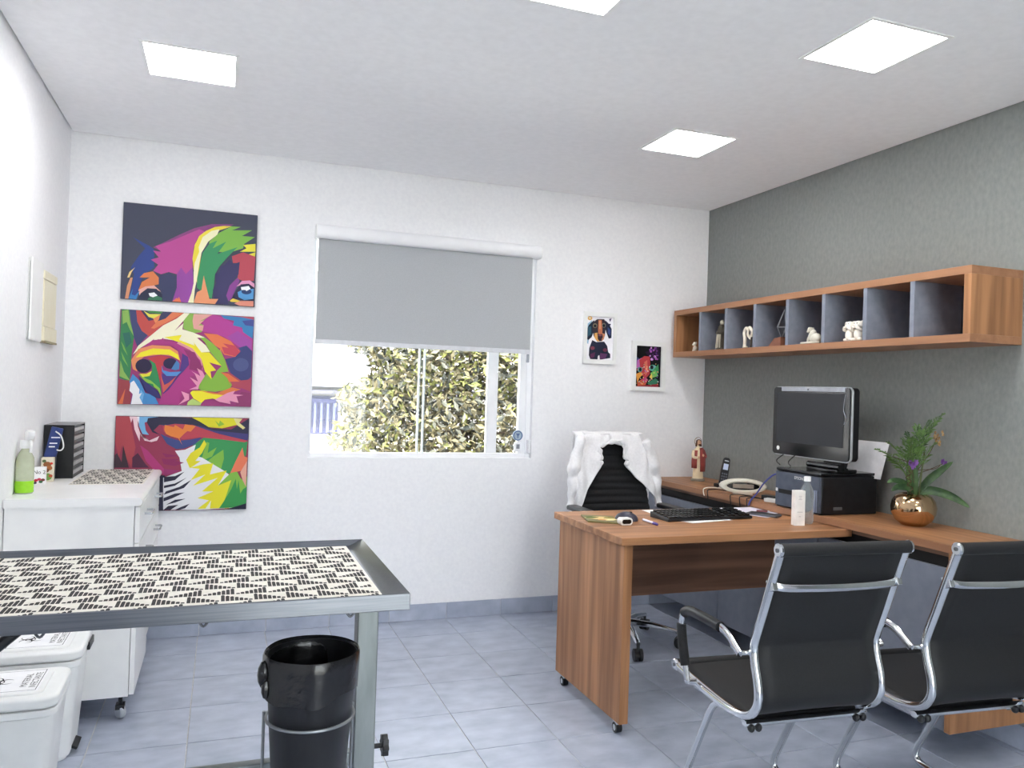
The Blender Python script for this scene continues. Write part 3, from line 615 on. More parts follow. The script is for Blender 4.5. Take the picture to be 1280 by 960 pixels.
    for lab, bg, polys, bx, pb in (('white framed print of a dark dachshund with long ears', (242, 240, 246), dog, (2.072, 2.297, 1.512, 1.831), (2.094, 2.276, 1.538, 1.804)),
                                   ('white framed print of a colourful cat face on black', (12, 12, 18), cat, (2.410, 2.652, 1.356, 1.668), (2.441, 2.623, 1.381, 1.640))):
        t = thing('picture_frame', lab, 'picture', ((bx[0]+bx[1])/2, D, bx[2]), 0, 'two small framed pet prints')
        b = MB()
        for q in ((bx[0], bx[1], bx[2], pb[2]), (bx[0], bx[1], pb[3], bx[3]), (bx[0], pb[0], pb[2], pb[3]), (pb[1], bx[1], pb[2], pb[3])): b.box(q[0], q[1], D-.022, D-.001, q[2], q[3])
        b.build('frame', 'white_pl', t, smooth=0)
        MB().box(pb[0]-.001, pb[1]+.001, D-.008, D-.002, pb[2]-.001, pb[3]+.001).build('backing', 'paper', t, smooth=0)
        b = MB(); print_layers(b, bg, polys, (720, 380), 8, D-.0083, (pb[0]+.0005, pb[1]-.0005, pb[2]+.0005, pb[3]-.0005), 1.05, .0001); b.build('print', 'print', t, smooth=0)
small_pictures()

# ------------------------------------------------------------------ left wall boxes
def wall_boxes():
    t = thing('distribution_box', 'white electrical panel box on the left wall', 'wall box', (L0, 3.72, 1.47))
    MB().box(L0, L0+.006, 3.64, 3.83, 1.475, 1.80).build('back_box', 'white_pl', t, bevel=.003)
    MB().box(L0+.010, L0+.018, 3.63, 3.835, 1.472, 1.803).build('door', 'white_pl', t, bevel=.003)
    MB().box(L0+.006, L0+.010, 3.65, 3.82, 1.485, 1.79).build('shadow_gap', plain('dark vent', (90, 90, 96), .8), t)
    t = thing('cream_dispenser', 'cream yellow wall panel beside the white electrical box', 'wall box', (L0, 4.03, 1.477))
    MB().box(L0, L0+.010, 3.905, 4.165, 1.545, 1.745).build('middle_cover', 'cream_pl', t, bevel=.003)
    MB().box(L0, L0+.012, 3.90, 4.168, 1.748, 1.785).build('top_cover', 'cream_pl', t, bevel=.004)
    MB().box(L0, L0+.016, 3.90, 4.168, 1.48, 1.542).build('bottom_cover', 'cream_pl', t, bevel=.004)
    MB().box(L0, L0+.02, 3.90, 4.155, 1.472, 1.48).build('bottom_slot', plain('dull brown plastic', (150, 140, 110), .7), t)  # thin strip below the cover, browner and darker than the cream
wall_boxes()

# ------------------------------------------------------------------ white drawer cabinet and what stands on it
CT = .87
def wedge_print(b, org, ux, uy, nx, ny, cw, ch, zc, col=0, bars=6):
    """rows of stepped bar wedges, mirrored from cell to cell"""
    org, ux, uy = Vector(org), Vector(ux), Vector(uy); up = Vector((0, 0, zc))
    for i in range(-1, nx):
        for j in range(ny):
            flip = j % 2; sh = (j//2 % 2)*.5
            for k in range(bars):
                hgt = (.10+.90*(k+1)/bars)*ch
                x0 = (k+.08)/bars*cw*.97; x1 = (k+.88)/bars*cw*.97
                if flip: x0, x1 = cw-x1, cw-x0
                y0 = ch*.04; y1 = max(y0+.004, hgt)
                if (i+sh)*cw+x0 < 0 or (i+sh)*cw+x1 > nx*cw: continue
                p = org+ux*((i+sh)*cw)+uy*(j*ch)+up
                b.add([p+ux*x0+uy*y0, p+ux*x1+uy*y0, p+ux*x1+uy*(y1*.9), p+ux*((x0+x1)/2)+uy*y1, p+ux*x0+uy*(y1*.9)], [(0, 1, 2, 3, 4)])
def caster(parent, x, y, r=.022, top=.07, wheel='clear_pl', rot=0):
    c = MB().tube([(x, y, r), (x, y, top)], .008, 8)
    c.box(x-.016, x+.016, y-.02, y+.02, r+.012, r+.03)
    o = c.build('caster', 'black_pl', parent)
    d = Vector((math.cos(rot), math.sin(rot), 0))*.011; p = Vector((x, y, r+.0005))
    MB().tube([p-d, p-d*.6, p+d*.6, p+d], [r*.85, r, r, r*.85], 18).build('wheel', wheel, o)
def white_cabinet():
    x0, x1, y0, y1 = L0+.004, -.305, 3.385, 4.406
    t = thing('drawer_cabinet', 'white wheeled drawer cabinet against the left wall under the canvases', 'cabinet', (-.5, 3.9, 0))
    b = MB().box(x0, x1, y0, y0+.018, .10, .838).box(x0, x1, y1-.018, y1, .10, .838).box(x0, x0+.012, y0+.018, y1-.018, .10, .838)
    b.box(x0+.012, x1, y0+.018, y1-.018, .10, .118).box(x0+.012, x1, 3.897, 3.913, .118, .838).box(x0+.012, x1-.012, y0+.018, 3.897, .80, .838).box(x0+.012, x1-.012, 3.913, y1-.018, .80, .838)
    b.build('carcass', 'white_lam', t, smooth=0)
    # worktop with soft rounded front edge
    r = .016; prof = [(x0, .838), (-.277-r, .838)]+[(-.277-r+r*math.sin(a), .854-r*math.cos(a)) for a in [R(15*k) for k in range(1, 12)]]+[(-.277-r, CT), (x0, CT)]
    MB().prism([(x, 3.368, z) for x, z in prof], (0, 1.044, 0)).build('worktop', 'white_lam', t)
    ch = plain('satin handle metal', (196, 198, 200), .25, metal=.8)
    def front(name, ya, yb, za, zb, hz):
        o = MB().box(x1+.002, x1+.020, ya, yb, za, zb).build(name, 'white_lam', t, bevel=.002)
        if hz:
            m = (ya+yb)/2; x = x1+.020
            MB().tube(fillet([(x, m-.055, hz), (x+.028, m-.055, hz), (x+.028, m+.055, hz), (x, m+.055, hz)], .01), .0045, 8).build('handle', ch, o)
    for a, c in ((y0+.003, 3.902), (3.908, y1-.003)):
        front('drawer', a, c, .692, .832, .775); front('drawer', a, c, .545, .688, .62); front('drawer', a, c, .105 if a < 3.5 else .19, .541, 0 if a < 3.5 else .50)
    for x in (x0+.05, x1-.03):
        for y in (y0+.05, y1-.06): caster(t, x, y, .028, .10, 'silver', .6)
white_cabinet()
def cabinet_items():
    # spray bottle with green liquid
    c = Vector((-.712, 3.545, CT)); t = thing('spray_bottle', 'clear spray bottle with green liquid and white trigger on the white cabinet', 'spray bottle', c)
    k = 1.06; kr = .84
    prof = [(.0, .0), (.034, .0), (.038, .006), (.038, .115), (.036, .13), (.024, .152), (.014, .166), (.013, .18)]
    MB().lathe([(r*kr, z*k) for r, z in prof], c, 28).build('bottle', plain('milky clear plastic', (214, 220, 196), .12, trans=.55, ior=1.15), t)
    MB().lathe([(.0, .002), (.034*kr, .0008), (.0387*kr, .007), (.0387*kr, .047*k), (0, .047*k)], c, 28).build('liquid', plain('bright green liquid', (150, 214, 44), .15), t)
    MB().lathe([(.0, .165*k), (.018*k, .165*k), (.018*k, .195*k), (0, .195*k)], c, 20).build('collar', 'white_pl', t)
    h = c+Vector((0, 0, .195*k)); d = Vector((.35, -.94, 0)); n = Vector((-d.y, d.x, 0))
    MB().prism([h+d*-.03, h+d*.02, h+d*.05+Vector((0, 0, .018)), h+d*.052+Vector((0, 0, .034)), h+d*.0+Vector((0, 0, .04)), h+d*-.034+Vector((0, 0, .03))], n*.024).build('spray_head', 'white_pl', t, bevel=.004)
    MB().tube(spline([h+d*.02+n*.012+Vector((0, 0, .0)), h+d*.045+n*.012+Vector((0, 0, -.012)), h+d*.04+n*.012+Vector((0, 0, -.045))], 5), .006, 8).build('trigger', 'white_pl', t)
    # black organiser with open slots towards the room
    x0, x1, y0, y1, z0, z1 = -.742, -.622, 4.04, 4.33, CT, CT+.24
    t = thing('desk_organizer', 'black paper organizer with open shelves standing on the white cabinet', 'organizer', ((x0+x1)/2, (y0+y1)/2, CT))
    MB().box(x0, x1, y0, y0+.006, z0, z1).build('side_panel', 'black_pl', t); MB().box(x0, x1, y1-.006, y1, z0, z1).build('side_panel', 'black_pl', t)
    MB().box(x0, x0+.006, y0+.006, y1-.006, z0, z1).build('back_panel', 'black_pl', t)
    MB().box(x0+.006, x1, y0+.006, y1-.006, z1-.006, z1).build('top_panel', plain('grey organiser top', (120, 122, 128), .4), t)
    for i in range(6):
        z = z0+.002+i*.0385
        s = MB().box(x0+.006, x1, y0+.006, y1-.006, z, z+.014).build('shelf', 'black_pl', t)
        MB().box(x0+.01, x1-.002, y0+.01, y1-.01, z+.0145, z+.031).build('paper_stack', plain('stacked paper', (196, 198, 200), .8), s)
    # blue pack leaning on the organiser, with its white loop
    c = Vector((-.708, 3.99, CT)); t = thing('treat_pouch', 'dark blue pouch with a white loop leaning on the black organizer', 'pouch', c)
    MB().prism([c+Vector((-.02, -.02, .10)), c+Vector((.028, -.02, .10)), c+Vector((.046, .02, .225)), c+Vector((.0, .02, .235))], (0, .014, 0)).build('pouch', plain('dark blue foil', (44, 62, 122), .35), t, bevel=.003)
    MB().prism([c+Vector((-.028, -.028, 0)), c+Vector((.026, -.028, 0)), c+Vector((.03, -.02, .105)), c+Vector((-.022, -.02, .105))], (0, .016, 0)).build('lower_pack', plain('charcoal foil', (50, 54, 62), .4), t, bevel=.003)
    MB().tube(spline([c+Vector((.022, -.012, .215)), c+Vector((.045, -.016, .195)), c+Vector((.056, -.018, .15)), c+Vector((.046, -.02, .132)), c+Vector((.03, -.02, .135))], 5), .003, 6).build('loop', 'white_pl', t)
    for u, v, w in ((.005, .16, .03), (.0, .145, .024), (.012, .185, .034)): MB().box(c.x+u-w/2+.01, c.x+u+w/2+.01, c.y-.012-(.16-v)*.25, c.y-.010-(.16-v)*.25, c.z+v, c.z+v+.005).build('printed_line', 'paper', t)
    # small printed cartons
    c = Vector((-.702, 3.93, CT)); t = thing('treat_carton', 'small carton printed with brown and green beside the spray bottle', 'carton', c)
    body = MB().box(c.x-.024, c.x+.024, c.y-.015, c.y+.015, CT, CT+.105).build('carton', plain('pale printed card', (226, 218, 198), .6), t, bevel=.002)
    b = MB()
    for i, (cx, cz, r, col) in enumerate([(.0, .075, .016, (150, 96, 60)), (.006, .06, .014, (176, 112, 66)), (-.004, .05, .012, (120, 74, 50)), (.0, .022, .02, (120, 160, 84)), (-.012, .02, .009, (80, 120, 60)), (.014, .026, .008, (200, 90, 60)), (-.012, .09, .008, (90, 110, 70)), (.016, .08, .006, (200, 60, 50))]):
        b.poly([(c.x+cx+r*math.cos(a), c.y-.0156-i*.0001, CT+cz+r*.8*math.sin(a)) for a in [2*math.pi*q/10 for q in range(10)]], 0, px(*col))
    b.build('print', 'print', t, smooth=0)
    c = Vector((-.716, 3.85, CT)); t = thing('sample_box', 'small white box lettered in black beside the spray bottle', 'box', c)
    MB().box(c.x-.024, c.x+.022, c.y-.014, c.y+.014, CT, CT+.072).build('box', 'paper', t, bevel=.0015)
    text_part('No 2', .022, frame((c.x, c.y-.0146, CT+.05), (1, 0, 0), (0, 0, 1)), 'black_pl', t)
    b = MB()
    for i, (u, v, col) in enumerate([(-.012, .016, (190, 40, 60)), (.0, .02, (200, 60, 90)), (.006, .01, (60, 110, 70)), (-.016, .006, (70, 60, 70)), (.014, .018, (120, 60, 60))]):
        b.poly([(c.x+u+.008*math.cos(a), c.y-.0146-i*.0001, CT+v+.006*math.sin(a)) for a in [2*math.pi*q/8 for q in range(8)]], 0, px(*col))
    b.build('print', 'print', t, smooth=0)
    # small patterned mat
    t = thing('counter_mat', 'black and white patterned mat lying on the white cabinet', 'mat', (-.45, 4.1, CT))
    MB().box(-.60, -.312, 3.80, 4.40, CT+.0005, CT+.003).build('mat', plain('cream paper mat', (238, 234, 224), .8), t)
    b = MB(); wedge_print(b, (-.597, 3.803, CT+.0033), (1, 0, 0), (0, 1, 0), 5, 12, .0564, .0495, 0, bars=5); b.build('print', plain('dark grey ink', (58, 56, 56), .8), t, smooth=0)
cabinet_items()

# ------------------------------------------------------------------ examination table, bucket, pedal bins
def exam_table():
    x0, x1, y0, y1, zt = -.70, .382, 1.625, 2.232, .90
    t = thing('examination_table', 'stainless steel veterinary examination table with raised rim', 'table', (-.16, 1.93, 0))
    # tray: flat bed, sloping inner rim, folded outer skirt
    o = [(x0, y0), (x1, y0), (x1, y1), (x0, y1)]
    def inset(d, e): return [(x0+e, y0+d), (x1-e, y0+d), (x1-e, y1-d), (x0+e, y1-d)]
    rings = [[(x, y, .866) for x, y in inset(.012, .012)], [(x, y, .866) for x, y in o], [(x, y, zt) for x, y in o], [(x, y, zt) for x, y in inset(.004, .004)], [(x, y, .882) for x, y in inset(.014, .046)]]
    b = MB(); vs = [p for r in rings for p in r]; fs = []
    for i in range(4):
        for k in range(4): fs.append((i*4+k, i*4+(k+1) % 4, i*4+4+(k+1) % 4, i*4+4+k))
    fs.append((16, 17, 18, 19)); b.add(vs, fs)
    b.build('tabletop', 'steel', t, bevel=.0015)
    MB().box(x0+.03, x1-.03, y0+.03, y1-.03, .868, .878).build('under_plate', 'steel_post', t)
    for a in (.322, -.66):
        MB().box(a, a+.05, 1.905, 1.955, .05, .868).build('leg', 'steel_post', t, bevel=.003)
        MB().box(a+.005, a+.045, 1.62, 2.24, .02, .05).build('foot', 'steel_post', t, bevel=.003)
        for y in (1.64, 2.22): MB().tube([(a+.025, y, 0), (a+.025, y, .02)], .018, 14).build('foot_pad', 'black_pl', t)
    MB().box(-.61, .322, 1.915, 1.945, .418, .45).build('cross_bar', 'steel_post', t, bevel=.003)
    MB().tube([(-0.536, 1.93, 0.662), (-0.301, 1.93, 0.866)], .012, 10).build('brace', 'black_pl', t)
    kx = .372; c = Vector((kx, 1.93, .452))
    k = MB().tube([c, c+Vector((.022, 0, 0))], .006, 10).build('knob_stem', 'black_pl', t)
    b = MB(); q = c+Vector((.022, 0, 0)); pts = []
    for i in range(40):
        a = 2*math.pi*i/40; r = .024+.003*math.cos(8*a); pts.append(q+Vector((0, r*math.cos(a), r*math.sin(a))))
    b.prism(pts, (.014, 0, 0)); b.build('knob', 'black_pl', k, bevel=.002)
    for x in (.265, -.02, -.30):
        MB().tube(spline([(x-.012, 1.66, .868), (x-.010, 1.66, .862), (x, 1.66, .850), (x+.010, 1.66, .862), (x+.012, 1.66, .868)], 4), .0025, 6).build('hook', plain('dark steel wire', (96, 98, 104), .35, metal=.7), t)
    # wire holder for the bucket
    w = plain('grey steel wire', (150, 154, 158), .35, metal=.7); cx, cy, zr = .206, 1.80, .60
    MB().tube([(cx+.0950*math.cos(a), cy+.0950*math.sin(a), zr) for a in [2*math.pi*i/40 for i in range(40)]], .0035, 8, closed=True).build('bucket_ring', w, t)
    for s in (-1, 1):
        MB().tube(fillet([(cx+s*.097, cy+.03, zr+.005), (cx+s*.097, cy+.03,   .43), (cx+s*.097, 1.915, .434)], .012), .0035, 8).build('ring_support', w, t)
    # patterned mat on the bed
    t2 = thing('table_mat', 'black and cream wedge patterned mat on the steel examination table', 'mat', (-.17, 1.91, .883))
    def mz(x, y): return .8842+.0012*math.sin(9*x+3)*math.sin(11*y)
    MB().box(-.64, .334, 1.643, 2.213, .8825, .8862).build('mat', plain('cream paper mat', (238, 234, 224), .8), t2)
    b = MB(); wedge_print(b, (-.637, 1.647, .8866), (1, 0, 0), (0, 1, 0), 15, 11, .0645, .0514, 0, bars=7); b.build('print', plain('dark grey ink', (58, 56, 56), .8), t2, smooth=0)
exam_table()
def bucket():
    c = Vector((.206, 1.80, .43)); t = thing('waste_bucket', 'round black waste bucket hanging in a wire ring under the steel table', 'bucket', c)
    MB().lathe([(0, 0), (.074, 0), (.078, .006), (.098, .300), (.1, .307), (.095, .307), (.074, .012), (0, .012)], c, 40).build('bucket', 'bin_black', t)
    rnd = random.Random(9); b = MB(); n = 72
    ph = [rnd.uniform(0, 6.28) for _ in range(8)]
    def wob(a, f): return sum(math.sin(k*a+ph[k])/k for k in range(2, 8))*f
    rows = []
    for (r, z, wr, wz) in ((.072, .05, .004, 0), (.085, .16, .005, 0), (.0935, .245, .002, 0), (.0975, .266, .0015, .001), (.1015, .269, .001, .001), (.1045, .262, .002, .001), (.1045, .245, .004, .003), (.103, .215, .006, .006), (.1015, .18, .006, .016)):
        rows.append([(r+wob(a, wr), z+wob(a+1.3, wz)) for a in [2*math.pi*i/n for i in range(n)]])
    o = len(b.v)
    for row in rows:
        for i, (r, z) in enumerate(row): a = 2*math.pi*i/n; b.v.append(c+Vector((r*math.cos(a), r*math.sin(a), z+.045)))
    for j in range(len(rows)-1):
        for i in range(n): b.f.append([j*n+i, j*n+(i+1) % n, (j+1)*n+(i+1) % n, (j+1)*n+i]); b.m.append(0); b.c.append(None)
    b.build('bin_liner', 'bag', t, smooth=80)
    d = Vector((-.103, -.03, 0)); MB().ball(c+d+Vector((0, 0, .277)), (.014, .018, .03), 12).ball(c+d+Vector((.004, -.012, .25)), (.01, .012, .022), 10).build('liner_knot', 'bag', t)
bucket()
def pedal_bin(loc, lab, dy):
    x0, x1, w, hh = -.715, -.425, .28, .40
    c = Vector(loc); t = thing('pedal_bin', lab, 'bin', c, 0, 'white pedal bins with hazard stickers')
    y0, y1 = c.y-w/2, c.y+w/2
    b = MB().rbox(x0+.012, x1-.012, y0+.012, y1-.012, .014, .33, .035, 5, taper=.17); b.build('body', 'white_pl', t, bevel=.004)
    MB().rbox(x0+.04, x1-.045, y0+.04, y1-.04, .0, .03, .03, 5).build('base', 'white_pl', t, bevel=.003)
    MB().rbox(x0+.004, x1-.004, y0+.004, y1-.004, .332, .352, .04, 5).build('body_rim', 'white_pl', t, bevel=.003)
    lid = MB().rbox(x0, x1, y0, y1, .355, .392, .045, 6); lid = lid.build('lid', 'white_pl', t, bevel=.012)
    MB().rbox(x0+.03, x1-.045, y0+.03, y1-.03, .39, .399, .03, 5).build('lid_panel', 'white_pl', lid, bevel=.004)
    z = .3995; sx0, sx1, sy0, sy1 = x0+.045, x1-.06, y0+.045, y1-.045
    st = MB().box(sx0, sx1, sy0, sy1, z-.0005, z).build('sticker', 'paper', t, smooth=0)
    ink = plain('black print ink', (26, 26, 28), .7); b = MB(); e = .0018; z += .0003
    for q in ((sx0+.006, sx1-.006, sy0+.006, sy0+.006+e), (sx0+.006, sx1-.006, sy1-.006-e, sy1-.006), (sx0+.006, sx0+.006+e, sy0+.006, sy1-.006), (sx1-.006-e, sx1-.006, sy0+.006, sy1-.006)):
        b.add([(q[0], q[2], z), (q[1], q[2], z), (q[1], q[3], z), (q[0], q[3], z)], [(0, 1, 2, 3)])
    m = Vector(((sx0+sx1)/2-.028, (sy0+sy1)/2, z))
    for k in range(3):                                     # hazard trefoil: three open crescents round a ring
        a0 = 2*math.pi*k/3; cc = m+Vector((.021*math.cos(a0), .021*math.sin(a0), 0)); n = 16; vs = []
        for i in range(n+1):
            a = a0+R(35)+R(290)*i/n; wv = .0055*math.sin(math.pi*i/n)+.0006
            vs += [cc+Vector((.021*math.cos(a), .021*math.sin(a), 0)), cc+Vector(((.021-wv)*math.cos(a), (.021-wv)*math.sin(a), 0))]
        b.add(vs, [(2*i, 2*i+1, 2*i+3, 2*i+2) for i in range(n)])
    vs = []
    for i in range(21):
        a = 2*math.pi*i/20; vs += [m+Vector((.017*math.cos(a), .017*math.sin(a), .0001)), m+Vector((.0135*math.cos(a), .0135*math.sin(a), .0001))]
    b.add(vs, [(2*i, 2*i+1, 2*i+3, 2*i+2) for i in range(20)])
    b.build('hazard_print', ink, st, smooth=0)
    text_part('MATERIAL', .026, frame((sx1-.045, (sy0+sy1)/2, z), (0, 1, 0), (-1, 0, 0)), ink, st, squeeze=.95)
    text_part('INFECTANTE', .026, frame((sx1-.02, (sy0+sy1)/2, z), (0, 1, 0), (-1, 0, 0)), ink, st, squeeze=.85)
    MB().prism([(x1-.07, c.y-.045, .035), (x1-.018, c.y-.045, .012), (x1-.014, c.y-.045, .02), (x1-.07, c.y-.045, .045)], (0, .09, 0)).build('pedal', 'black_pl', t, bevel=.002)
    if dy: MB().box(x1-.004, x1+.006, y1-.13, y1-.03, .345, .372).build('lid_catch', 'black_pl', t, bevel=.002)
pedal_bin((-.57, 2.775, 0), 'white pedal bin nearest the camera with hazard sticker on its lid', 0)
pedal_bin((-.57, 3.20, 0), 'white pedal bin behind the nearer one, beside the white cabinet', 1)

# ------------------------------------------------------------------ desk, worktop, hung cabinets, shelf
DZ, WZ, WX = .775, .808, 2.55
def desk():
    t = thing('desk', 'walnut office desk with wide side panel on small casters', 'desk', (2.0, 3.06, 0))
    MB().box(1.462, WX+.03, 2.72, 3.385, DZ-.03, DZ).build('desktop', 'wood_x', t, bevel=.002)
    MB().box(1.482, 1.520, 2.735, 3.36, .05, DZ-.03).build('side_panel', 'wood_z', t, bevel=.0015)
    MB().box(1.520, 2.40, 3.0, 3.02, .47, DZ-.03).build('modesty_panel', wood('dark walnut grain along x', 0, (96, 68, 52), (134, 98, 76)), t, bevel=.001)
    for y in (2.785, 3.30):
        o = MB().box(1.489, 1.513, y-.016, y+.016, .036, .05).build('caster', 'chrome', t)
        MB().tube([(1.489, y, .021), (1.513, y, .021)], .0205, 16).build('wheel', 'black_pl', o)
        MB().tube([(1.4875, y, .021), (1.489, y, .021)], .012, 14).build('wheel_cap', 'chrome', o)
desk()
def worktop_wall():
    t = thing('wall_worktop', 'long walnut worktop fixed along the grey wall', 'worktop', (2.75, 3.3, .4))
    MB().box(WX+.002, W-.001, 2.17, D-.001, WZ-.03, WZ).build('top', 'wood_y', t, bevel=.002)
    MB().box(WX, WX+.002, 2.17, D-.001, WZ-.029, WZ-.001).build('edge_band', 'wood_edge', t)
    MB().box(2.552, W-.001, 2.185, 2.21, .115, WZ-.03).build('end_panel', 'wood_z', t, bevel=.0015)
    MB().box(2.562, 2.588, 3.40, D-.001, WZ-.046, WZ-.03).build('sub_rail', wood('shaded walnut rail', 1, (100, 74, 60), (128, 98, 80)), t)  # rail walnut darkened in colour for the shade under the worktop
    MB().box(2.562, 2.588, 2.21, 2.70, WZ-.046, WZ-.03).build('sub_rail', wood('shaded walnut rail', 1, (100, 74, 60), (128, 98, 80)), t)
    labs = ['grey hung cabinet unit by the window wall, behind the office chair', 'grey hung cabinet unit under the desk junction', 'grey hung cabinet unit below the monitor', 'grey hung cabinet unit beside the walnut end panel']
    ys = [D-.004, 3.665, 2.912, 2.56, 2.213]
    for i in range(4):
        b, a = ys[i]-.0015, ys[i+1]+.0015
        u = thing('hung_cabinet', labs[i], 'cabinet', (2.76, (a+b)/2, .115), 0, 'grey cabinets under the worktop')
        MB().box(2.585, W-.001, a, b, .115, .70).build('body', 'grey_lam', u, smooth=0)
        MB().box(2.565, 2.583, a+.001, b-.001, .112, .716).build('door', 'grey_lam', u, bevel=.0015)
        MB().box(2.59, 2.72, a, b, .70, WZ-.0305).build('grip_recess', 'black_gap', u, smooth=0)
worktop_wall()
SX, SY0, SY1, SZ0, SZ1 = 2.68, 2.2525, 4.384, 1.5735, 1.869
SD = [4.09, 3.832, 3.571, 3.307, 3.049, 2.788, 2.53]
def shelf():
    t = thing('wall_shelf', 'long walnut cubby shelf with grey dividers on the grey wall', 'shelf', (2.82, 3.3, SZ0))
    e = .032
    MB().box(SX, W-.001, SY0, SY1, SZ1-e, SZ1).build('top_board', 'wood_edge', t, bevel=.001)
    MB().box(SX, W-.001, SY0, SY1, SZ0, SZ0+e).build('bottom_board', 'wood_edge', t, bevel=.001)
    for y in (SY0, SY1-e): MB().box(SX, W-.001, y, y+e, SZ0+e, SZ1-e).build('end_board', 'wood_z', t, bevel=.001)
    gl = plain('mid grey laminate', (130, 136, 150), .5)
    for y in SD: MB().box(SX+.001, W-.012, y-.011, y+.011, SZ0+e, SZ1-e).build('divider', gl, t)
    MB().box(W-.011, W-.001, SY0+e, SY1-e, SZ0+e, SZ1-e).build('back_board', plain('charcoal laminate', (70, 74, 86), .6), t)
shelf()
def figurines():
    z = SZ0+.032; iv = 'ceramic'
    def fig(name, lab, x, y): return thing(name, lab, 'figurine', (x, y, z), 0, 'ornaments on the cubby shelf')
    # tiny puppy in the far cell
    x, y = 2.712, 4.185; t = fig('puppy_figurine', 'tiny ivory puppy figurine in the farthest shelf cubby', x, y)
    MB().ball((x, y, z+.018), (.014, .012, .018)).ball((x-.004, y, z+.044), (.012, .011, .011)).ball((x-.014, y, z+.041), (.006, .006, .005)).ball((x, y-.01, z+.052), (.005, .004, .008)).ball((x, y+.01, z+.052), (.005, .004, .008)).ball((x-.01, y-.007, z+.006), (.005, .004, .006)).ball((x-.01, y+.007, z+.006), (.005, .004, .006)).build('body', iv, t)
    # robed statuette
    x, y = 2.722, 3.925; t = fig('statuette', 'slim dark robed statuette in the second shelf cubby', x, y)
    st = plain('bronze brown resin', (76, 70, 60), .5); pale = plain('pale bronze resin', (190, 182, 164), .5)
    MB().lathe([(0, 0), (.034, 0), (.034, .008), (.028, .012), (.024, .06), (.019, .11), (.023, .125), (.018, .14), (.009, .148), (0, .148)], (x, y, z), 20, sy=.9).build('robe', st, t)
    MB().ball((x, y, z+.16), (.012, .012, .015)).build('head', pale, t)
    for s in (-1, 1): MB().tube(spline([(x, y+s*.022, z+.128), (x-.012, y+s*.03, z+.10), (x-.026, y+s*.008, z+.098)], 4), .007, 8).build('arm', st, t)
    for s in (-.6, 0, .6): MB().tube([(x-.026, y+s*.03, z+.012), (x-.021, y+s*.022, z+.09)], .004, 6).build('robe_fold', pale, t)  # pale bronze ridges on the darker robe
    # arched two headed ornament
    x, y = 2.712, 3.665; t = fig('arched_figurine', 'ivory arched ornament with two looped heads in a shelf cubby', x, y)
    MB().tube(spline([(x, y+.03, z+.004), (x, y+.027, z+.05), (x, y+.034, z+.088), (x, y+.016, z+.112), (x, y-.001, z+.10), (x, y-.014, z+.113), (x, y-.036, z+.09), (x, y-.03, z+.066), (x, y-.014, z+.062)], 6), [.009]*12+[.0085]*37, 10).build('arch', iv, t)
    MB().tube(spline([(x, y-.001, z+.10), (x, y+.002, z+.075), (x, y-.014, z+.058), (x, y-.028, z+.05)], 5), .007, 8).build('inner_loop', iv, t)
    MB().ball((x, y+.024, z+.007), (.014, .018, .007)).build('foot', iv, t)
    MB().tube([(x, y-.03, z+.06), (x, y-.026, z+.004)], .005, 8).build('hind_stem', plain('bronze brown resin', (76, 70, 60), .5), t)
    # wire geometric ornament on a walnut block
    x, y = 2.735, 3.41; t = fig('wire_ornament', 'grey wire diamond ornament on a brown block in the middle cubby', x, y)
    MB().prism([(x-.05, y-.05, z), (x-.05, y+.045, z), (x-.05, y+.0, z+.04), (x-.05, y-.05, z+.045)], (.09, 0, 0)).build('block', plain('red brown wood', (130, 84, 66), .5), t)
    A = [Vector((x-.01+.03*math.cos(a), y-.01+.032*math.sin(a), z+.10)) for a in (0, 1.57, 3.14, 4.71)]; lo = Vector((x-.01, y-.01, z+.04)); hi = Vector((x-.01, y-.03, z+.19))
    for p in A:
        MB().tube([lo, p], .0022, 6).build('wire', 'brass', t); MB().tube([p, hi], .0022, 6).build('wire', 'brass', t)
    for i in range(4): MB().tube([A[i], A[(i+1) % 4]], .0022, 6).build('wire', 'brass', t)
    # sitting dog
    x, y = 2.718, 3.155; t = fig('dog_figurine', 'grey white sitting dog figurine in a shelf cubby', x, y); gw = plain('grey white resin', (206, 202, 190), .5)
    MB().ball((x, y-.018, z+.026), (.024, .034, .027)).ball((x, y+.008, z+.04), (.018, .02, .034), rot=Matrix.Rotation(.5, 3, 'X')).ball((x, y+.022, z+.07), (.015, .016, .015)).ball((x, y+.036, z+.064), (.008, .01, .008)).ball((x-.013, y+.018, z+.07), (.005, .008, .014)).ball((x+.013, y+.018, z+.07), (.005, .008, .014)).ball((x-.012, y+.022, z+.018), (.007, .008, .019)).ball((x+.012, y+.022, z+.018), (.007, .008, .019)).ball((x-.012, y+.034, z+.005), (.007, .014, .006)).ball((x+.012, y+.034, z+.005), (.007, .014, .006)).build('body', gw, t)
    MB().tube(spline([(x, y-.045, z+.008), (x-.02, y-.03, z+.006), (x-.028, y+.02, z+.006), (x-.024, y+.06, z+.006)], 5), .005, 8).build('tail', gw, t)
    # pair of puppies hugging themselves
    for (x, y, lab) in ((2.712, 2.908, 'white upright puppy figurine, left of the pair in one cubby'), (2.712, 2.855, 'white upright puppy figurine, right of the pair in one cubby')):
        t = fig('upright_puppy_figurine', lab, x, y)
        b = MB().ball((x, y, z+.03), (.02, .021, .03)).ball((x, y, z+.074), (.021, .023, .02)).ball((x-.014, y, z+.068), (.011, .012, .009)).ball((x-.006, y+.016, z+.008), (.014, .011, .009)).ball((x-.006, y-.016, z+.008), (.014, .011, .009))
        for s in (-1, 1): b.ball((x, y+s*.022, z+.078), (.009, .006, .016)); b.tube(spline([(x, y+s*.02, z+.05), (x-.016, y+s*.02, z+.055), (x-.022, y+s*.008, z+.066)], 4), .007, 8)
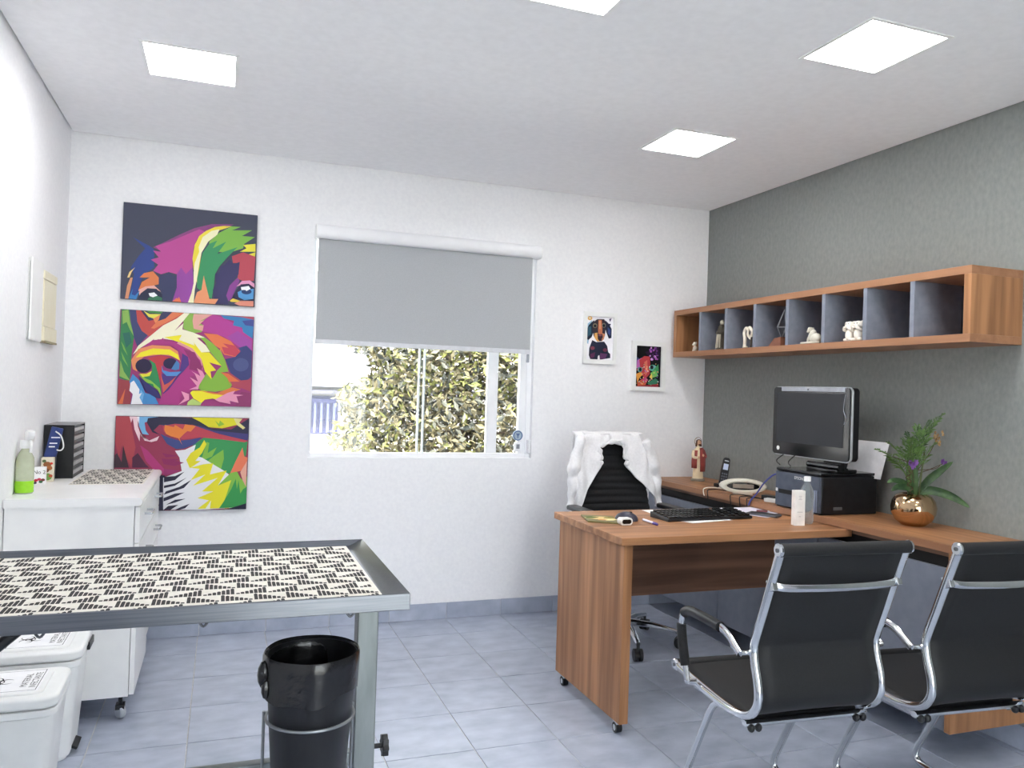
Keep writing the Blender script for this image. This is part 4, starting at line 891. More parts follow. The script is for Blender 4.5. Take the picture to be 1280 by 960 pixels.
        b.build('body', plain('white resin', (240, 234, 224), .45), t)
        for s in (-1, 1): MB().ball((x-.0175, y+s*.008, z+.081), .0025, 8).build('eye', 'black_pl', t)
figurines()

# ------------------------------------------------------------------ visitor chairs
def visitor_chair(label):
    t = thing('visitor_chair', label, 'chair', (0, 0, 0), 0, 'black sling visitor chairs')
    prof = [(0, .905), (.037, .81), (.073, .715), (.106, .63), (.112, .60), (.105, .56), (.086, .50), (.088, .448), (.13, .405), (.231, .385), (.438, .394), (.555, .407)]
    P = spline([(0, y, z) for y, z in prof], 6); hw = .212
    for s in (-1, 1):
        MB().tube([p+Vector((s*hw, 0, 0)) for p in P], (.0125, .014), 12, up=(1, 0, 0)).build('side_rail', 'chrome', t, world=False)
    # sling hung between the rails
    b = MB(); n = len(P); T = [(P[min(i+1, n-1)]-P[max(i-1, 0)]).normalized() for i in range(n)]
    for p, d in zip(P, T):
        nr = Vector((0, -d.z, d.y)); 
        for k in range(9):
            x = -(hw-.006)+2*(hw-.006)*k/8; sag = .004*(1-(x/hw)**2)
            b.v.append(p+nr*sag+Vector((x, 0, 0)))
    for i in range(n-1):
        for k in range(8): b.f.append([i*9+k, i*9+k+1, i*9+10+k, i*9+9+k]); b.m.append(0); b.c.append(None)
    b.build('sling', 'mesh', t, world=False, solid=.008, smooth=60)
    for nm, q in (('top_roll', Vector((0, -.004, .912))), ('front_roll', Vector((0, .56, .407)))):
        o = MB().tube([q-Vector((hw+.004, 0, 0)), q+Vector((hw+.004, 0, 0))], .0185, 18).build(nm, 'mesh', t, world=False)
        for s in (-1, 1):
            c = q+Vector((s*(hw+.004), 0, 0)); e = MB().tube([c, c+Vector((s*.006, 0, 0)), c+Vector((s*.009, 0, 0))], [.0195, .0195, .016], 20).build('end_disc', 'chrome', o, world=False)
            MB().tube([c+Vector((s*.009, 0, 0)), c+Vector((s*.0115, 0, 0))], .006, 10).build('end_screw', plain('grey screw', (120, 122, 126), .4, metal=.8), e, world=False)
    # cross bar behind the back
    q = [(-hw, .030, .806), (-hw+.05, .018, .800), (0, .010, .798), (hw-.05, .018, .800), (hw, .030, .806)]
    MB().tube(spline(q, 5), (.0115, .005), 12, up=(0, 0, 1)).build('back_bar', 'chrome', t, world=False)
    for s in (-1, 1): MB().obox((s*hw, .034, .806), (.009, 0, 0), (0, .014, -.006), (0, .006, .016)).build('back_bar_clamp', 'chrome', t, world=False, bevel=.003)
    # seat bars with rubber buffers
    MB().tube([(-hw, .15, .372), (hw, .15, .372)], (.010, .014), 10, up=(0, 0, 1)).build('seat_bar', 'chrome', t, world=False)
    MB().box(-hw+.02, hw-.02, .165, .20, .372, .384).build('under_seat_rail', 'black_pl', t, world=False)
    MB().tube([(-hw, .43, .376), (hw, .43, .376)], (.008, .012), 10, up=(0, 0, 1)).build('seat_bar', 'chrome', t, world=False)
    for s in (-1, 1):
        b = MB()
        for d in (-.012, .012): b.ball((s*(hw-.028)+d, .138, .362), (.011, .012, .013), 12)
        b.build('buffer', 'black_pl', t, world=False)
    # cantilever base
    w = .172
    path = fillet([(-w, .16, .362), (-w, .375, .362), (-w, .565, .0125), (-w, -.02, .0125), (w, -.02, .0125), (w, .565, .0125), (w, .375, .362), (w, .16, .362)], .07, 7)
    MB().tube(path, .0125, 12).build('sled_base', 'chrome', t, world=False)
    # arms with padded sleeves
    for s in (-1, 1):
        x = s*(hw+.036)
        A = spline([(x, .128, .585), (x, .15, .598), (x, .20, .625), (x, .262, .633), (x, .36, .633), (x, .43, .628), (x, .468, .604), (x, .474, .565), (x, .458, .498), (x, .424, .402)], 6)
        a = MB().tube(A, (.0085, .013), 12, up=(1, 0, 0)).build('armrest', 'chrome', t, world=False)
        MB().tube([p for p in A if .235 < p.y and p.z > .612], (.0155, .0165), 14, up=(1, 0, 0)).build('arm_pad', 'black_pl', a, world=False)
        MB().tube([p for p in A[36:] if p.z < .575 and p.z > .43], (.0155, .0165), 14, up=(1, 0, 0)).build('arm_sleeve', 'black_fab', a, world=False)
        MB().tube([(s*hw, .124, .588), (x, .124, .588)], .008, 10).build('arm_bracket', 'chrome', a, world=False)
        MB().tube([(s*hw, .424, .398), (x+s*.006, .424, .398)], .009, 10).build('arm_bracket', 'chrome', a, world=False)
    return t
vc = visitor_chair('black sling visitor chair with chrome frame, nearer the desk side panel')
vc2 = copy_tree(vc); vc2['label'] = 'black sling visitor chair with chrome frame cut off by the right picture edge'
vc.location = (1.677, 1.794, 0); vc.rotation_euler.z = R(-3.6)
vc2.location = (2.235, 1.705, 0); vc2.rotation_euler.z = R(-4)

# ------------------------------------------------------------------ office chair with the white coat
OC = Vector((2.065, 3.78, 0))
def office_chair():
    t = thing('office_chair', 'black ribbed swivel office chair behind the desk', 'chair', OC)
    x, y = OC.x, OC.y
    for k in range(5):
        a = R(-105+72*k); d = Vector((math.cos(a), math.sin(a), 0)); e = Vector((x, y, 0))+d*.29
        l = MB().tube([Vector((x, y, .115)), Vector((x, y, .11))+d*.14, e+Vector((0, 0, .085))], [(.02, .024), (.016, .02), (.011, .014)], 10).build('base_leg', 'chrome', t)
        c = MB().tube([e+Vector((0, 0, .05)), e+Vector((0, 0, .09))], .008, 8)
        n = Vector((-d.y, d.x, 0)); m = e+Vector((0, 0, .031))
        for s in (-1, 1): c.tube([m+n*s*.006, m+n*s*.022], .0305, 18)
        c.tube([m-n*.01, m+n*.01], .018, 10); c.build('caster', 'black_pl', l)
    MB().tube([(x, y, .10), (x, y, .24), (x, y, .241), (x, y, .43)], [.028, .028, .016, .016], 16).build('gas_lift', 'black_pl', t)
    MB().box(x-.09, x+.09, y-.1, y+.12, .42, .45).build('tilt_box', 'black_pl', t, bevel=.01)
    b = MB().rbox(x-.235, x+.235, y-.25, y+.21, .45, .52, .06, 5); b.build('seat', 'black_fab', t, bevel=.025)
    # ribbed back, slightly reclined
    def back(u, v):
        z = .53+.56*v; w = .235-.085*max(0, v-.15); 
        return Vector((x+(u-.5)*2*w, y+.19+.07*v+.03*(2*u-1)**2*-1+.0*math.sin(0), z))
    b = MB(); N = 66
    def surf(off, rib):
        def f(v, u):
            p = back(u, v); r = rib*abs(math.sin(v*math.pi*15)); return p+Vector((0, off-r, 0))
        return f
    b.grid(surf(-.012, .008), N, 12); b.grid(lambda v, u: surf(.02, 0)(v, 1-u), N, 12)
    o1 = 0; M = (N+1)*13
    for i in range(N):
        for a, c in ((i*13, M+i*13+12), (i*13+12, M+i*13)):
            q = [a, c, c+13, a+13]
            b.f.append(q if a % 13 else q[::-1]); b.m.append(0); b.c.append(None)
    for r0 in (0, N):
        for k in range(12): b.f.append([r0*13+k, r0*13+k+1, M+r0*13+11-k, M+r0*13+12-k]); b.m.append(0); b.c.append(None)
    b.build('backrest', 'black_fab', t, smooth=50)
    for s in (-1, 1):
        MB().tube(fillet([(x+s*.16, y+.05, .44), (x+s*.265, y+.05, .44), (x+s*.275, y+.05, .70)], .04), (.012, .02), 10).build('arm_post', 'chrome', t)
        MB().rbox(x+s*.275-.035, x+s*.275+.035, y-.14, y+.14, .70, .725, .03, 5).build('arm_pad', 'black_pl', t, bevel=.008)
    for s in (-.06, .06): MB().tube(spline([(x+s, y+.10, .44), (x+s, y+.24, .46), (x+s, y+.26, .60)], 5), (.02, .006), 8, up=(1, 0, 0)).build('back_support', 'chrome', t)
office_chair()
def lab_coat():
    Yc = 3.925
    t = thing('lab_coat', 'white lab coat draped over the back of the office chair', 'coat', (OC.x, Yc, .7))
    rows = [  # photo row, outer left, inner left, inner right, outer right
        (541, 728, 766, 766, 803), (546, 727, 766, 766, 806), (551, 726.5, 766, 766, 808), (554.5, 726, 763.5, 768, 809.5), (557, 725.6, 751.5, 779, 810.3), (561, 725, 751, 780.8, 811.3),
        (566, 724.5, 752.5, 779.5, 812.5), (572, 723.8, 753, 780, 814), (576, 723.3, 750, 785, 815), (580, 722.8, 753.5, 781, 816), (588, 722, 749, 788, 817.5), (600, 721.5, 742, 799, 819.5), (612, 721, 735, 809.5, 821.5), (624, 720, 728.5, 819.5, 823), (634, 719, 724, 822.5, 824)]
    R2 = []
    for a, b in zip(rows, rows[1:]):
        for k in range(4): R2.append(tuple(p+(q-p)*k/4 for p, q in zip(a, b)))
    R2.append(rows[-1]); rnd = random.Random(2)
    def wave(xx, zz): return .016*math.sin(xx*46+zz*9)+.010*math.sin(xx*83-zz*14+1)+.004*math.sin(zz*50+xx*20)
    for side in (0, 1):
        b = MB(); n = 12
        for (yy, ol, il, ir, orr) in R2:
            s, e = (ol, il) if side == 0 else (ir, orr)
            for k in range(n+1):
                f = k/n; xx = s+(e-s)*f; p = onY(xx, yy, Yc); edge = f if side == 0 else 1-f
                lift = .02*max(0, 1-abs(edge-1)*6) if yy > 556 else 0
                wrap = .035*max(0, 1-edge*7)**2+ .05*max(0, (546-yy)/5)**2
                b.v.append(p+Vector((0, wave(p.x, p.z)*.7-.012-lift*.3+wrap+.055*(p.z-.7)/.42, 0)))
        m = len(R2)
        for i in range(m-1):
            for k in range(n): b.f.append([i*(n+1)+k, i*(n+1)+k+1, (i+1)*(n+1)+k+1, (i+1)*(n+1)+k]); b.m.append(0); b.c.append(None)
        b.build('front_panel', 'coat', t, solid=.006, smooth=70)
    # collar rolled round the neck opening
    q = [onY(u, v, Yc+.012) for u, v in ((753, 580), (749, 576), (752, 571), (750.5, 565), (749.5, 558), (757, 555), (766, 552), (776, 551), (781, 555), (782.5, 562), (781, 570), (786, 576), (782, 581))]
    MB().tube(spline(q, 5), [(.011+.005*math.sin(i*.9), .008) for i in range(61)], 10).build('collar', 'coat', t)
    # back sheet behind the chair back
    b = MB(); b.grid(lambda u, v: Vector((OC.x-.2+.4*u, OC.y+.312-.045*v+.012*math.sin(u*22), 1.102-.48*v)), 20, 12); b.build('back_panel', 'coat', t, solid=.006, smooth=70)
    b = MB(); b.grid(lambda u, v: Vector((OC.x-.185+.37*u, 3.972+.12*v, 1.104+.008*math.sin(math.pi*v)+.003*math.sin(u*20))), 20, 8); b.build('shoulder_fold', 'coat', t, solid=.006, smooth=70)
    for pts in (((727, 546), (722, 566), (718, 584), (717, 600), (715, 618), (712.5, 634)), ((807, 550), (812, 566), (816, 582), (819, 598), (821, 616), (824, 632))):
        q = spline([onY(u, v, Yc+.03) for u, v in pts], 5); n = len(q)
        MB().tube(q, [(.018+.02*math.sin(math.pi*min(1, i/n*1.2))+.004*math.sin(i*1.3), .03+.008*math.sin(i*.8)) for i in range(n)], 14, up=(1, 0, 0)).build('sleeve', 'coat', t, smooth=80)
lab_coat()

# ------------------------------------------------------------------ things on the desk
def sheet(name, lab, cat, pts, z, th=.0006, m='paper', group=None):
    c = sum((Vector((x, y, z)) for x, y in pts), Vector())/len(pts)
    return tag(MB().prism([(x, y, z) for x, y in pts], (0, 0, th)).build(name, m, None, loc=c, smooth=0), lab, cat, group)
def desk_items():
    z = DZ+.0005
    # keyboard
    t = thing('keyboard', 'black computer keyboard on the desk', 'keyboard', (2.08, 3.115, DZ)); cx, cy, a = 2.08, 3.115, R(3)
    ux = Vector((math.cos(a), math.sin(a), 0)); uy = Vector((-ux.y, ux.x, 0)); o = Vector((cx, cy, z))
    MB().prism([o-ux*.23-uy*.075, o-ux*.23-uy*.075+Vector((0, 0, .012)), o-ux*.23+uy*.075+Vector((0, 0, .026)), o-ux*.23+uy*.075], ux*.46).build('case', 'black_pl', t, bevel=.004)
    kb = MB().obox((0, 0, 0), (.0078, 0, 0), (0, .0078, 0), (0, 0, .004)); first = None
    for r in range(5):
        for k in range(22):
            if k in (15, 18): continue
            p = o+ux*(-.213+k*.0203)+uy*(-.055+r*.0275)+Vector((0, 0, .0165+.0051*r/1.6))
            if first is None:
                ob = kb.build('key', 'black_gl', t, world=False, smooth=0); first = ob.data
            else:
                ob = bpy.data.objects.new('key', first); COL.objects.link(ob); ob.parent = t
            ob.location = WORLD[t.name].inverted() @ p; ob.rotation_euler = (R(5.3), 0, a)
    # mouse
    c = Vector((1.682, 3.095, z)); t = thing('computer_mouse', 'dark grey computer mouse on the desk', 'mouse', c)
    b = MB(); b.ball(c+Vector((0, 0, .004)), (.032, .052, .036), 22, rot=Matrix.Rotation(R(62), 3, 'Z')); b.v = [Vector((p.x, p.y, max(p.z, z))) for p in b.v]
    b.build('shell', plain('dark slate plastic', (58, 58, 74), .3), t)
    d = Matrix.Rotation(R(62), 3, 'Z') @ Vector((0, -.03, 0)); MB().tube([c+d*.6+Vector((-.004, 0, .033)), c+d*.6+Vector((.004, 0, .033))], .008, 12).build('wheel', 'black_pl', t)
    # small white framed stamp in front of the mouse
    c = Vector((1.625, 2.985, z)); t = thing('desk_gadget', 'small white cornered gadget with black window before the mouse', 'gadget', c)
    w, h = .029, .030; q = [(-w, .008), (-w+.008, 0), (w-.008, 0), (w, .008), (w, h-.008), (w-.008, h), (-w+.008, h), (-w, h-.008)]
    MB().prism([c+Vector((u, 0, v)) for u, v in q], (0, .035, 0)).build('casing', 'white_pl', t, bevel=.002)
    MB().prism([c+Vector((u*.72, -.0015,   .015+(v-.015)*.62)) for u, v in q], (0, .004, 0)).build('window', 'black_gl', t)
    # brochure
    t = thing('brochure', 'green and cream printed brochure lying on the desk corner', 'brochure', (1.55, 3.10, z))
    P = [(1.492, 3.085), (1.625, 3.00), (1.66, 3.19), (1.535, 3.25)]
    MB().prism([(x, y, z) for x, y in P], (0, 0, .006)).build('pages', plain('olive printed paper', (120, 112, 70), .5), t)
    b = MB(); rnd = random.Random(4)
    for i, (x, y, r, col) in enumerate([(1.57, 3.15, .05, (226, 200, 140)), (1.60, 3.10, .035, (236, 216, 160)), (1.545, 3.17, .03, (90, 110, 50)), (1.62, 3.14, .028, (150, 140, 70)), (1.57, 3.10, .02, (210, 150, 90))]):
        b.poly([(x+r*math.cos(a)*(1+.3*math.sin(3*a+i)), y+r*.8*math.sin(a), z+.0063+i*.0001) for a in [2*math.pi*k/14 for k in range(14)]], 0, px(*col))
    b.build('print', 'print', t, smooth=0)
    # pen
    p, q = Vector((1.755, 3.075, z+.006)), Vector((1.752, 2.945, z+.006)); t = thing('pen', 'white and purple ballpoint pen on the desk', 'pen', (1.753, 3.01, DZ))
    MB().tube([p, p+(q-p)*.7], .0055, 10).build('barrel', plain('lilac white plastic', (226, 222, 240), .3), t)
    MB().tube([p+(q-p)*.7, p+(q-p)*.95, q], [.006, .006, .003], 10).build('cap', plain('purple plastic', (84, 66, 150), .3), t)
    # papers
    sheet('paper_sheet', 'white paper sheet behind the keyboard', 'paper', [(1.90, 3.19), (1.91, 3.365), (2.13, 3.355), (2.19, 3.20)], z)
    sheet('paper_sheet', 'white paper under the front edge of the keyboard', 'paper', [(1.915, 3.05), (1.95, 2.985), (2.19, 3.03), (2.17, 3.08)], z)
    sheet('paper_sheet', 'lilac tinted paper sheet under the phone by the keyboard', 'paper', [(2.345, 3.375), (2.36, 3.16), (2.40, 3.06), (2.50, 3.10), (2.545, 3.17), (2.545, 3.375)], z, m=plain('lilac paper', (232, 226, 240), .85))
    # smartphone on the papers, with a small key
    c = Vector((2.43, 3.125, z+.0012)); t = thing('smartphone', 'dark grey smartphone lying on the papers', 'phone', c)
    a = R(-58); u = Vector((math.cos(a), math.sin(a), 0))*.075; v = Vector((-math.sin(a), math.cos(a), 0))*.036
    MB().obox(c+Vector((0, 0, .0045)), u, v, (0, 0, .0045)).build('case', plain('dark grey plastic', (92, 94, 102), .35), t, bevel=.003)
    MB().obox(c+Vector((0, 0, .0092)), u*.9, v*.9, (0, 0, .0002)).build('screen', 'screen', t, smooth=0)
    c = Vector((2.49, 3.215, z+.001)); t = thing('usb_stick', 'small red brown stick on the papers', 'usb stick', c)
    MB().obox(c+Vector((0, 0, .005)), (.022, -.012, 0), (.004, .008, 0), (0, 0, .004)).build('body', plain('dark red plastic', (110, 60, 64), .4), t, bevel=.002)
    MB().obox(c+Vector((.024, -.013, .005)), (.006, -.0033, 0), (.003, .0055, 0), (0, 0, .003)).build('plug', 'silver', t)
    # water bottle and the white carton in front of it
    c = Vector((2.545, 3.0, z)); c.x = 2.492; c.y = 2.905; t = thing('water_bottle', 'clear plastic water bottle with white cap', 'bottle', c)
    MB().lathe([(0, 0), (.026, 0), (.03, .006), (.03, .05), (.027, .075), (.030, .10), (.030, .135), (.025, .155), (.013, .178), (.012, .19)], c, 28).build('bottle', 'clear_pl', t)
    MB().lathe([(0, .188), (.0155, .188), (.0155, .207), (.013, .21), (0, .21)], c, 20).build('cap', 'white_pl', t)
    c = Vector((2.408, 2.86, z)); t = thing('medicine_carton', 'tall white carton in front of the water bottle', 'carton', c)
    a = R(-12); u = Vector((math.cos(a), math.sin(a), 0))*.024; v = Vector((-math.sin(a), math.cos(a), 0))*.016
    MB().obox(c+Vector((0, 0, .077)), u, v, (0, 0, .077)).build('carton', plain('white card', (246, 244, 240), .6), t, bevel=.001)
    g = plain('pale grey ink', (206, 204, 204), .8)
    for zz, w in ((.13, .5), (.122, .4), (.115, .55), (.06, .9), (.04, .3)): MB().obox(c-v*1.02+Vector((0, 0, zz)), u*w*.6, v*.01, (0, 0, .0015)).build('printed_line', g, t)
desk_items()

# ------------------------------------------------------------------ things on the wall worktop
def worktop_items():
    z = WZ+.0005
    # printer
    x0, x1, y0, y1 = 2.556, 2.885, 2.893, 3.207
    t = thing('printer', 'black inkjet printer on the worktop under the monitor', 'printer', ((x0+x1)/2, (y0+y1)/2, WZ))
    MB().box(x0+.01, x1, y0, y1, z, z+.175).build('body', 'black_pl', t, bevel=.006)
    MB().box(x0+.004, x1, y0+.002, y1-.002, z+.177, z+.19).build('scanner_lid', 'black_gl', t, bevel=.004)
    MB().box(x0, x0+.012, y0+.004, y1-.004, z+.008, z+.172).build('front_panel', plain('slate blue grey plastic', (74, 82, 98), .35), t, bevel=.003)
    MB().box(x0-.0015, x0+.002, y0+.10, y1-.03, z+.068, z+.088).build('paper_slot', 'black_gap', t)
    for i in range(5): MB().box(x0-.002, x0+.002, y0+.02+i*.012, y0+.026+i*.012, z+.01, z+.11).build('ink_rib', plain('pale blue plastic', (140, 150, 172), .3), t)
    MB().box(x0-.003, x0+.001, y1-.022, y1-.01, z+.075, z+.09).build('button', 'white_pl', t)
    text_part('EPSON', .02, frame((x0-.0008, y0+.145, z+.152), (0, -1, 0), (0, 0, 1)), 'white_pl', t)
    MB().box(x0+.075, x0+.125, y0-.002, y0+.002, z+.022, z+.036).build('side_badge', plain('grey badge', (96, 98, 102), .5), t, bevel=.001)
    MB().obox((2.90, 3.02, z+.235), (0, .115, 0), (.02, 0, .075), (.002, 0, -.0005)).build('paper_support', 'black_pl', t)
    tag(MB().obox((2.889, 2.965, z+.25), (0, .11, 0), (.024, 0, .085), (.0004, 0, -.0001)).build('paper_stack', plain('white printer paper', (240, 240, 244), .8), None, loc=(2.889, 2.965, z+.17), smooth=0), 'white printer paper standing in the rear feed beside the monitor', 'paper')
    # all in one monitor
    mx, my0, my1, mz0, mz1 = 2.685, 2.862, 3.392, 1.052, 1.392
    t = thing('monitor', 'black flat monitor with silver edge standing on the printer', 'monitor', (2.72, 3.12, z+.19))
    def rr(x, ya, yb, za, zb, r, n=5):
        q = []
        for cy, cz, a0 in ((yb-r, zb-r, 0), (ya+r, zb-r, 90), (ya+r, za+r, 180), (yb-r, za+r, 270)):
            for k in range(n+1): a = R(a0+90*k/n); q.append((x, cy+r*math.cos(a), cz+r*math.sin(a)))
        return q
    MB().prism(rr(mx+.012, my0, my1, mz0, mz1, .022), (.04, 0, 0)).build('back_shell', 'black_pl', t, bevel=.004)
    MB().prism(rr(mx+.004, my0-.006, my1+.003, mz0-.006, mz1+.003, .026), (.010, 0, 0)).build('silver_rim', 'silver', t, bevel=.002)
    MB().prism(rr(mx-.004, my0, my1, mz0, mz1, .02), (.009, 0, 0)).build('bezel', 'black_gl', t, bevel=.002)
    MB().box(mx-.0055, mx-.0038, my0+.035, my1-.03, mz0+.062, mz1-.028).build('screen', 'screen', t, smooth=0)
    MB().box(mx-.0052, mx-.0036, my0+.03, my1-.06, mz1-.020, mz1-.001).build('top_strip', plain('grey film', (150, 154, 164), .3), t)
    c = Vector((mx-.0045, my1-.045, mz0+.03)); MB().tube([c, c-Vector((.001, 0, 0))], .011, 20).build('power_badge', 'white_pl', t)
    c = Vector((mx-.0052, (my0+my1)/2+.01, mz1-.011)); MB().tube([c, c-Vector((.001, 0, 0))], .004, 12).build('webcam', 'black_gl', t)
    MB().tube(spline([(mx-.004, my0+.028, mz1-.03), (mx-.007, my0+.035, mz1-.10), (mx-.006, my0+.02, mz1-.14), (mx-.004, my0+.032, mz1-.17)], 5), .0018, 6).build('film_crease', plain('grey film', (150, 154, 164), .3), t)
    f = MB().rbox(2.64, 2.78, 2.90, 3.10, z+.1905, z+.205, .02, 4).build('foot', 'black_gl', t, bevel=.004)
    MB().tube([(2.668, 2.895, z+.216), (2.668, 3.105, z+.216)], (.014, .016), 12).build('stand_bar', 'black_gl', t)
    MB().box(mx+.03, mx+.05, 2.94, 3.06, z+.2, 1.16).build('stand_neck', 'black_pl', t, bevel=.004)
    blk = 'black_pl'
    for i, pts in enumerate(([(2.73, 3.30, 1.10), (2.70, 3.31, 1.06), (2.66, 3.33, 1.02), (2.64, 3.28, z+.1935)], [(2.73, 3.22, 1.10), (2.69, 3.22, 1.06), (2.66, 3.24, 1.02), (2.64, 3.2, z+.1935)])):
        b = MB().tube(spline(pts, 5), .003, 6).build('monitor_cable', blk, t)
    # cordless phone in its cradle
    c = Vector((2.745, 3.90, z)); t = thing('cordless_phone', 'black cordless telephone handset standing in its cradle', 'telephone', c)
    MB().rbox(c.x-.045, c.x+.045, c.y-.045, c.y+.045, z, z+.022, .02, 4).build('cradle', 'black_pl', t, bevel=.006)
    MB().rbox(c.x-.052, c.x+.03, c.y-.055, c.y-.02, z, z+.006, .01, 4).build('cradle_lip', 'beige_pl', t, bevel=.002)
    d = Vector((.036, .012, .155)); n = Vector((-.35, -.93, .15)).normalized(); s = d.cross(n).normalized(); m = c+Vector((-.005, 0, .012))
    h = MB().prism([m-s*.022, m-s*.024+d*.5, m-s*.02+d*.97, m-s*.012+d*1.02, m+s*.012+d*1.02, m+s*.02+d*.97, m+s*.024+d*.5, m+s*.022], -n*.022).build('handset', 'black_pl', t, bevel=.004)
    MB().obox(m+d*.68+n*.0008, s*.014, d*.11, n*.0008).build('display', plain('pale lit display', (206, 220, 246), .3), h)
    MB().obox(m+d*.9+n*.0008, s*.012, d*.015, n*.0008).build('earpiece', 'silver', h)
    for r in range(4):
        for k in range(3): MB().obox(m+d*(.12+.1*r)+s*(k-1)*.012+n*.001, s*.004, d*.03, n*.001).build('key', plain('grey rubber key', (96, 100, 112), .5), h)
    # oval router
    c = Vector((2.672, 3.62, z)); t = thing('oval_speaker', 'off white oval device with dark oval front on the worktop', 'speaker', c)
    d = Vector((-.48, -.88, 0)).normalized(); s = Vector((-d.y, d.x, 0)); up = Vector((0, 0, 1))
    o = c+up*.044
    def oval(f, w, h): return [o+d*f+s*w*math.cos(a)+up*h*math.sin(a) for a in [2*math.pi*k/36 for k in range(36)]]
    b = MB(); rings = [oval(-.035, .07, .02), oval(-.03, .105, .032), oval(0, .125, .041), oval(.018, .125, .041), oval(.028, .118, .037), oval(.030, .095, .025), oval(.022, .088, .021)]
    n = 36; b.v = [p for r in rings for p in r]
    for i in range(len(rings)-1):
        for k in range(n): b.f.append([i*n+k, i*n+(k+1) % n, (i+1)*n+(k+1) % n, (i+1)*n+k])
    b.f.append(list(range(n))[::-1]); b.f.append([(len(rings)-1)*n+k for k in range(n)]); b.m = [0]*len(b.f); b.c = [None]*len(b.f)
    b.build('housing', 'beige_pl', t, smooth=50)
    b = MB(); b.prism(oval(.0225, .086, .02), d*.002); g = b.build('dark_front', 'black_gl', t)
    MB().obox(o+d*.026, s*.055, up*.011, d*.001).build('label_window', plain('grey label', (150, 140, 130), .6), g)
    MB().obox(c+up*.003-d*.005, s*.05, d*.03, up*.003).build('foot', 'beige_pl', t)
    # holy statue
    c = Vector((2.775, 4.21, z)); t = thing('robed_statue', 'small painted statue of a robed bearded figure with red cloak', 'statue', c)
    cream = plain('cream painted plaster', (232, 214, 180), .6); red = plain('dark red painted plaster', (150, 66, 60), .6); skin = plain('painted skin', (214, 168, 136), .6); hair = plain('brown painted hair', (92, 60, 42), .6)
    MB().lathe([(0, 0), (.044, 0), (.046, .008), (.04, .016), (0, .016)], c, 24, sy=.8).build('plinth', plain('stone grey plaster', (150, 140, 124), .7), t)
    def loft(b, levels, a0=0, a1=360, n=28, rip=.0):
        o = len(b.v); full = a1-a0 >= 360
        for (zz, rx, ry, ox) in levels:
            for k in range(n+(0 if full else 1)):
                a = R(a0+(a1-a0)*k/n); w = 1+rip*math.sin(9*a); b.v.append(c+Vector((ox+rx*w*math.cos(a), ry*w*math.sin(a), zz)))
        m = n if full else n+1
        for i in range(len(levels)-1):
            for k in range(n): b.f.append([o+i*m+k, o+i*m+(k+1) % m, o+(i+1)*m+(k+1) % m, o+(i+1)*m+k]); b.m.append(0); b.c.append(None)
        return b
    b = loft(MB(), [(.014, .034, .028, 0), (.05, .032, .026, 0), (.11, .028, .024, 0), (.16, .032, .024, 0), (.19, .030, .022, 0), (.202, .02, .016, 0), (.21, .009, .009, 0), (.222, .009, .009, 0)], rip=.05); b.build('robe', cream, t, smooth=60)
    b = loft(MB(), [(.06, .040, .034, .002), (.10, .042, .034, .002), (.15, .043, .032, 0), (.19, .038, .028, 0), (.205, .026, .02, 0)], -100, 110, rip=.05); b.build('cloak', red, t, solid=.003, smooth=60)
    b = loft(MB(), [(.08, .036, .03, -.004), (.12, .037, .031, -.004), (.16, .037, .029, -.002), (.19, .034, .026, 0)], 130, 235, rip=.06); b.build('cloak_fold', red, t, solid=.003, smooth=60)
    for s in (-1, 1): MB().tube(spline([c+Vector((s*.034, 0, .185)), c+Vector((s*.043, -.012, .15)), c+Vector((s*.02, -.03, .145 if s < 0 else .155))], 5), [.011, .011, .0105, .01, .01, .0095, .009, .009, .008, .008, .007], 10).build('sleeve', red if s > 0 else cream, t)
    MB().ball(c+Vector((-.016, -.032, .148)), (.007, .006, .008), 10).ball(c+Vector((.014, -.032, .16)), (.007, .006, .009), 10).build('hands', skin, t)
    h = MB().ball(c+Vector((0, -.003, .235)), (.013, .014, .018), 16).ball(c+Vector((0, -.0165, .234)), (.003, .004, .005), 8).build('head', skin, t)
    b = loft(MB(), [(.212, .019, .016, 0), (.232, .017, .0165, 0), (.248, .014, .015, 0), (.256, .004, .005, 0)], -20, 200); b.build('hair', hair, h, solid=.004, smooth=60)
    MB().ball(c+Vector((0, -.012, .224)), (.009, .006, .008), 10).build('beard', hair, h)
    for s in (-1, 1): MB().ball(c+Vector((s*.005, -.0155, .239)), .0015, 6).build('eye', 'black_pl', h)
    hc = c+Vector((0, .008, .243)); MB().tube([hc+Vector((.025*math.cos(a), 0, .025*math.sin(a))) for a in [2*math.pi*k/28 for k in range(28)]], .0016, 6, closed=True).build('halo', 'gold', h)
    # white adapter and cables over the worktop edge
    c = Vector((2.63, 3.30, z)); t = thing('power_adapter', 'small white adapter lying left of the printer', 'adapter', c)
    MB().obox(c+Vector((0, 0, .009)), (.02, -.045, 0), (.018, .008, 0), (0, 0, .009)).build('body', 'white_pl', t, bevel=.003)
    MB().obox(c+Vector((.045, .06, .012)), (.02, -.06, 0), (.02, .007, 0), (0, 0, .012)).build('black_plug', 'black_pl', t, bevel=.003)
    labs = ['black cable over the worktop edge, far left', 'black cable over the worktop edge, second from left', 'black cable over the worktop edge, third from left', 'black cable over the worktop edge, nearest the blue one']
    for i, y in enumerate((3.76, 3.55, 3.47, 3.41)):
        b = MB().tube(spline([(2.64, y-.04, z+.004), (2.60, y+.0, z+.008), (WX+.015, y+.015, z+.006), (WX-.006, y, z-.004), (WX-.006, y-.01, WZ-.05)], 6), .0028, 6)
        tag(b.build('cable', blk, None, loc=(WX, y, z)), labs[i], 'cable', 'black cables over the worktop edge')
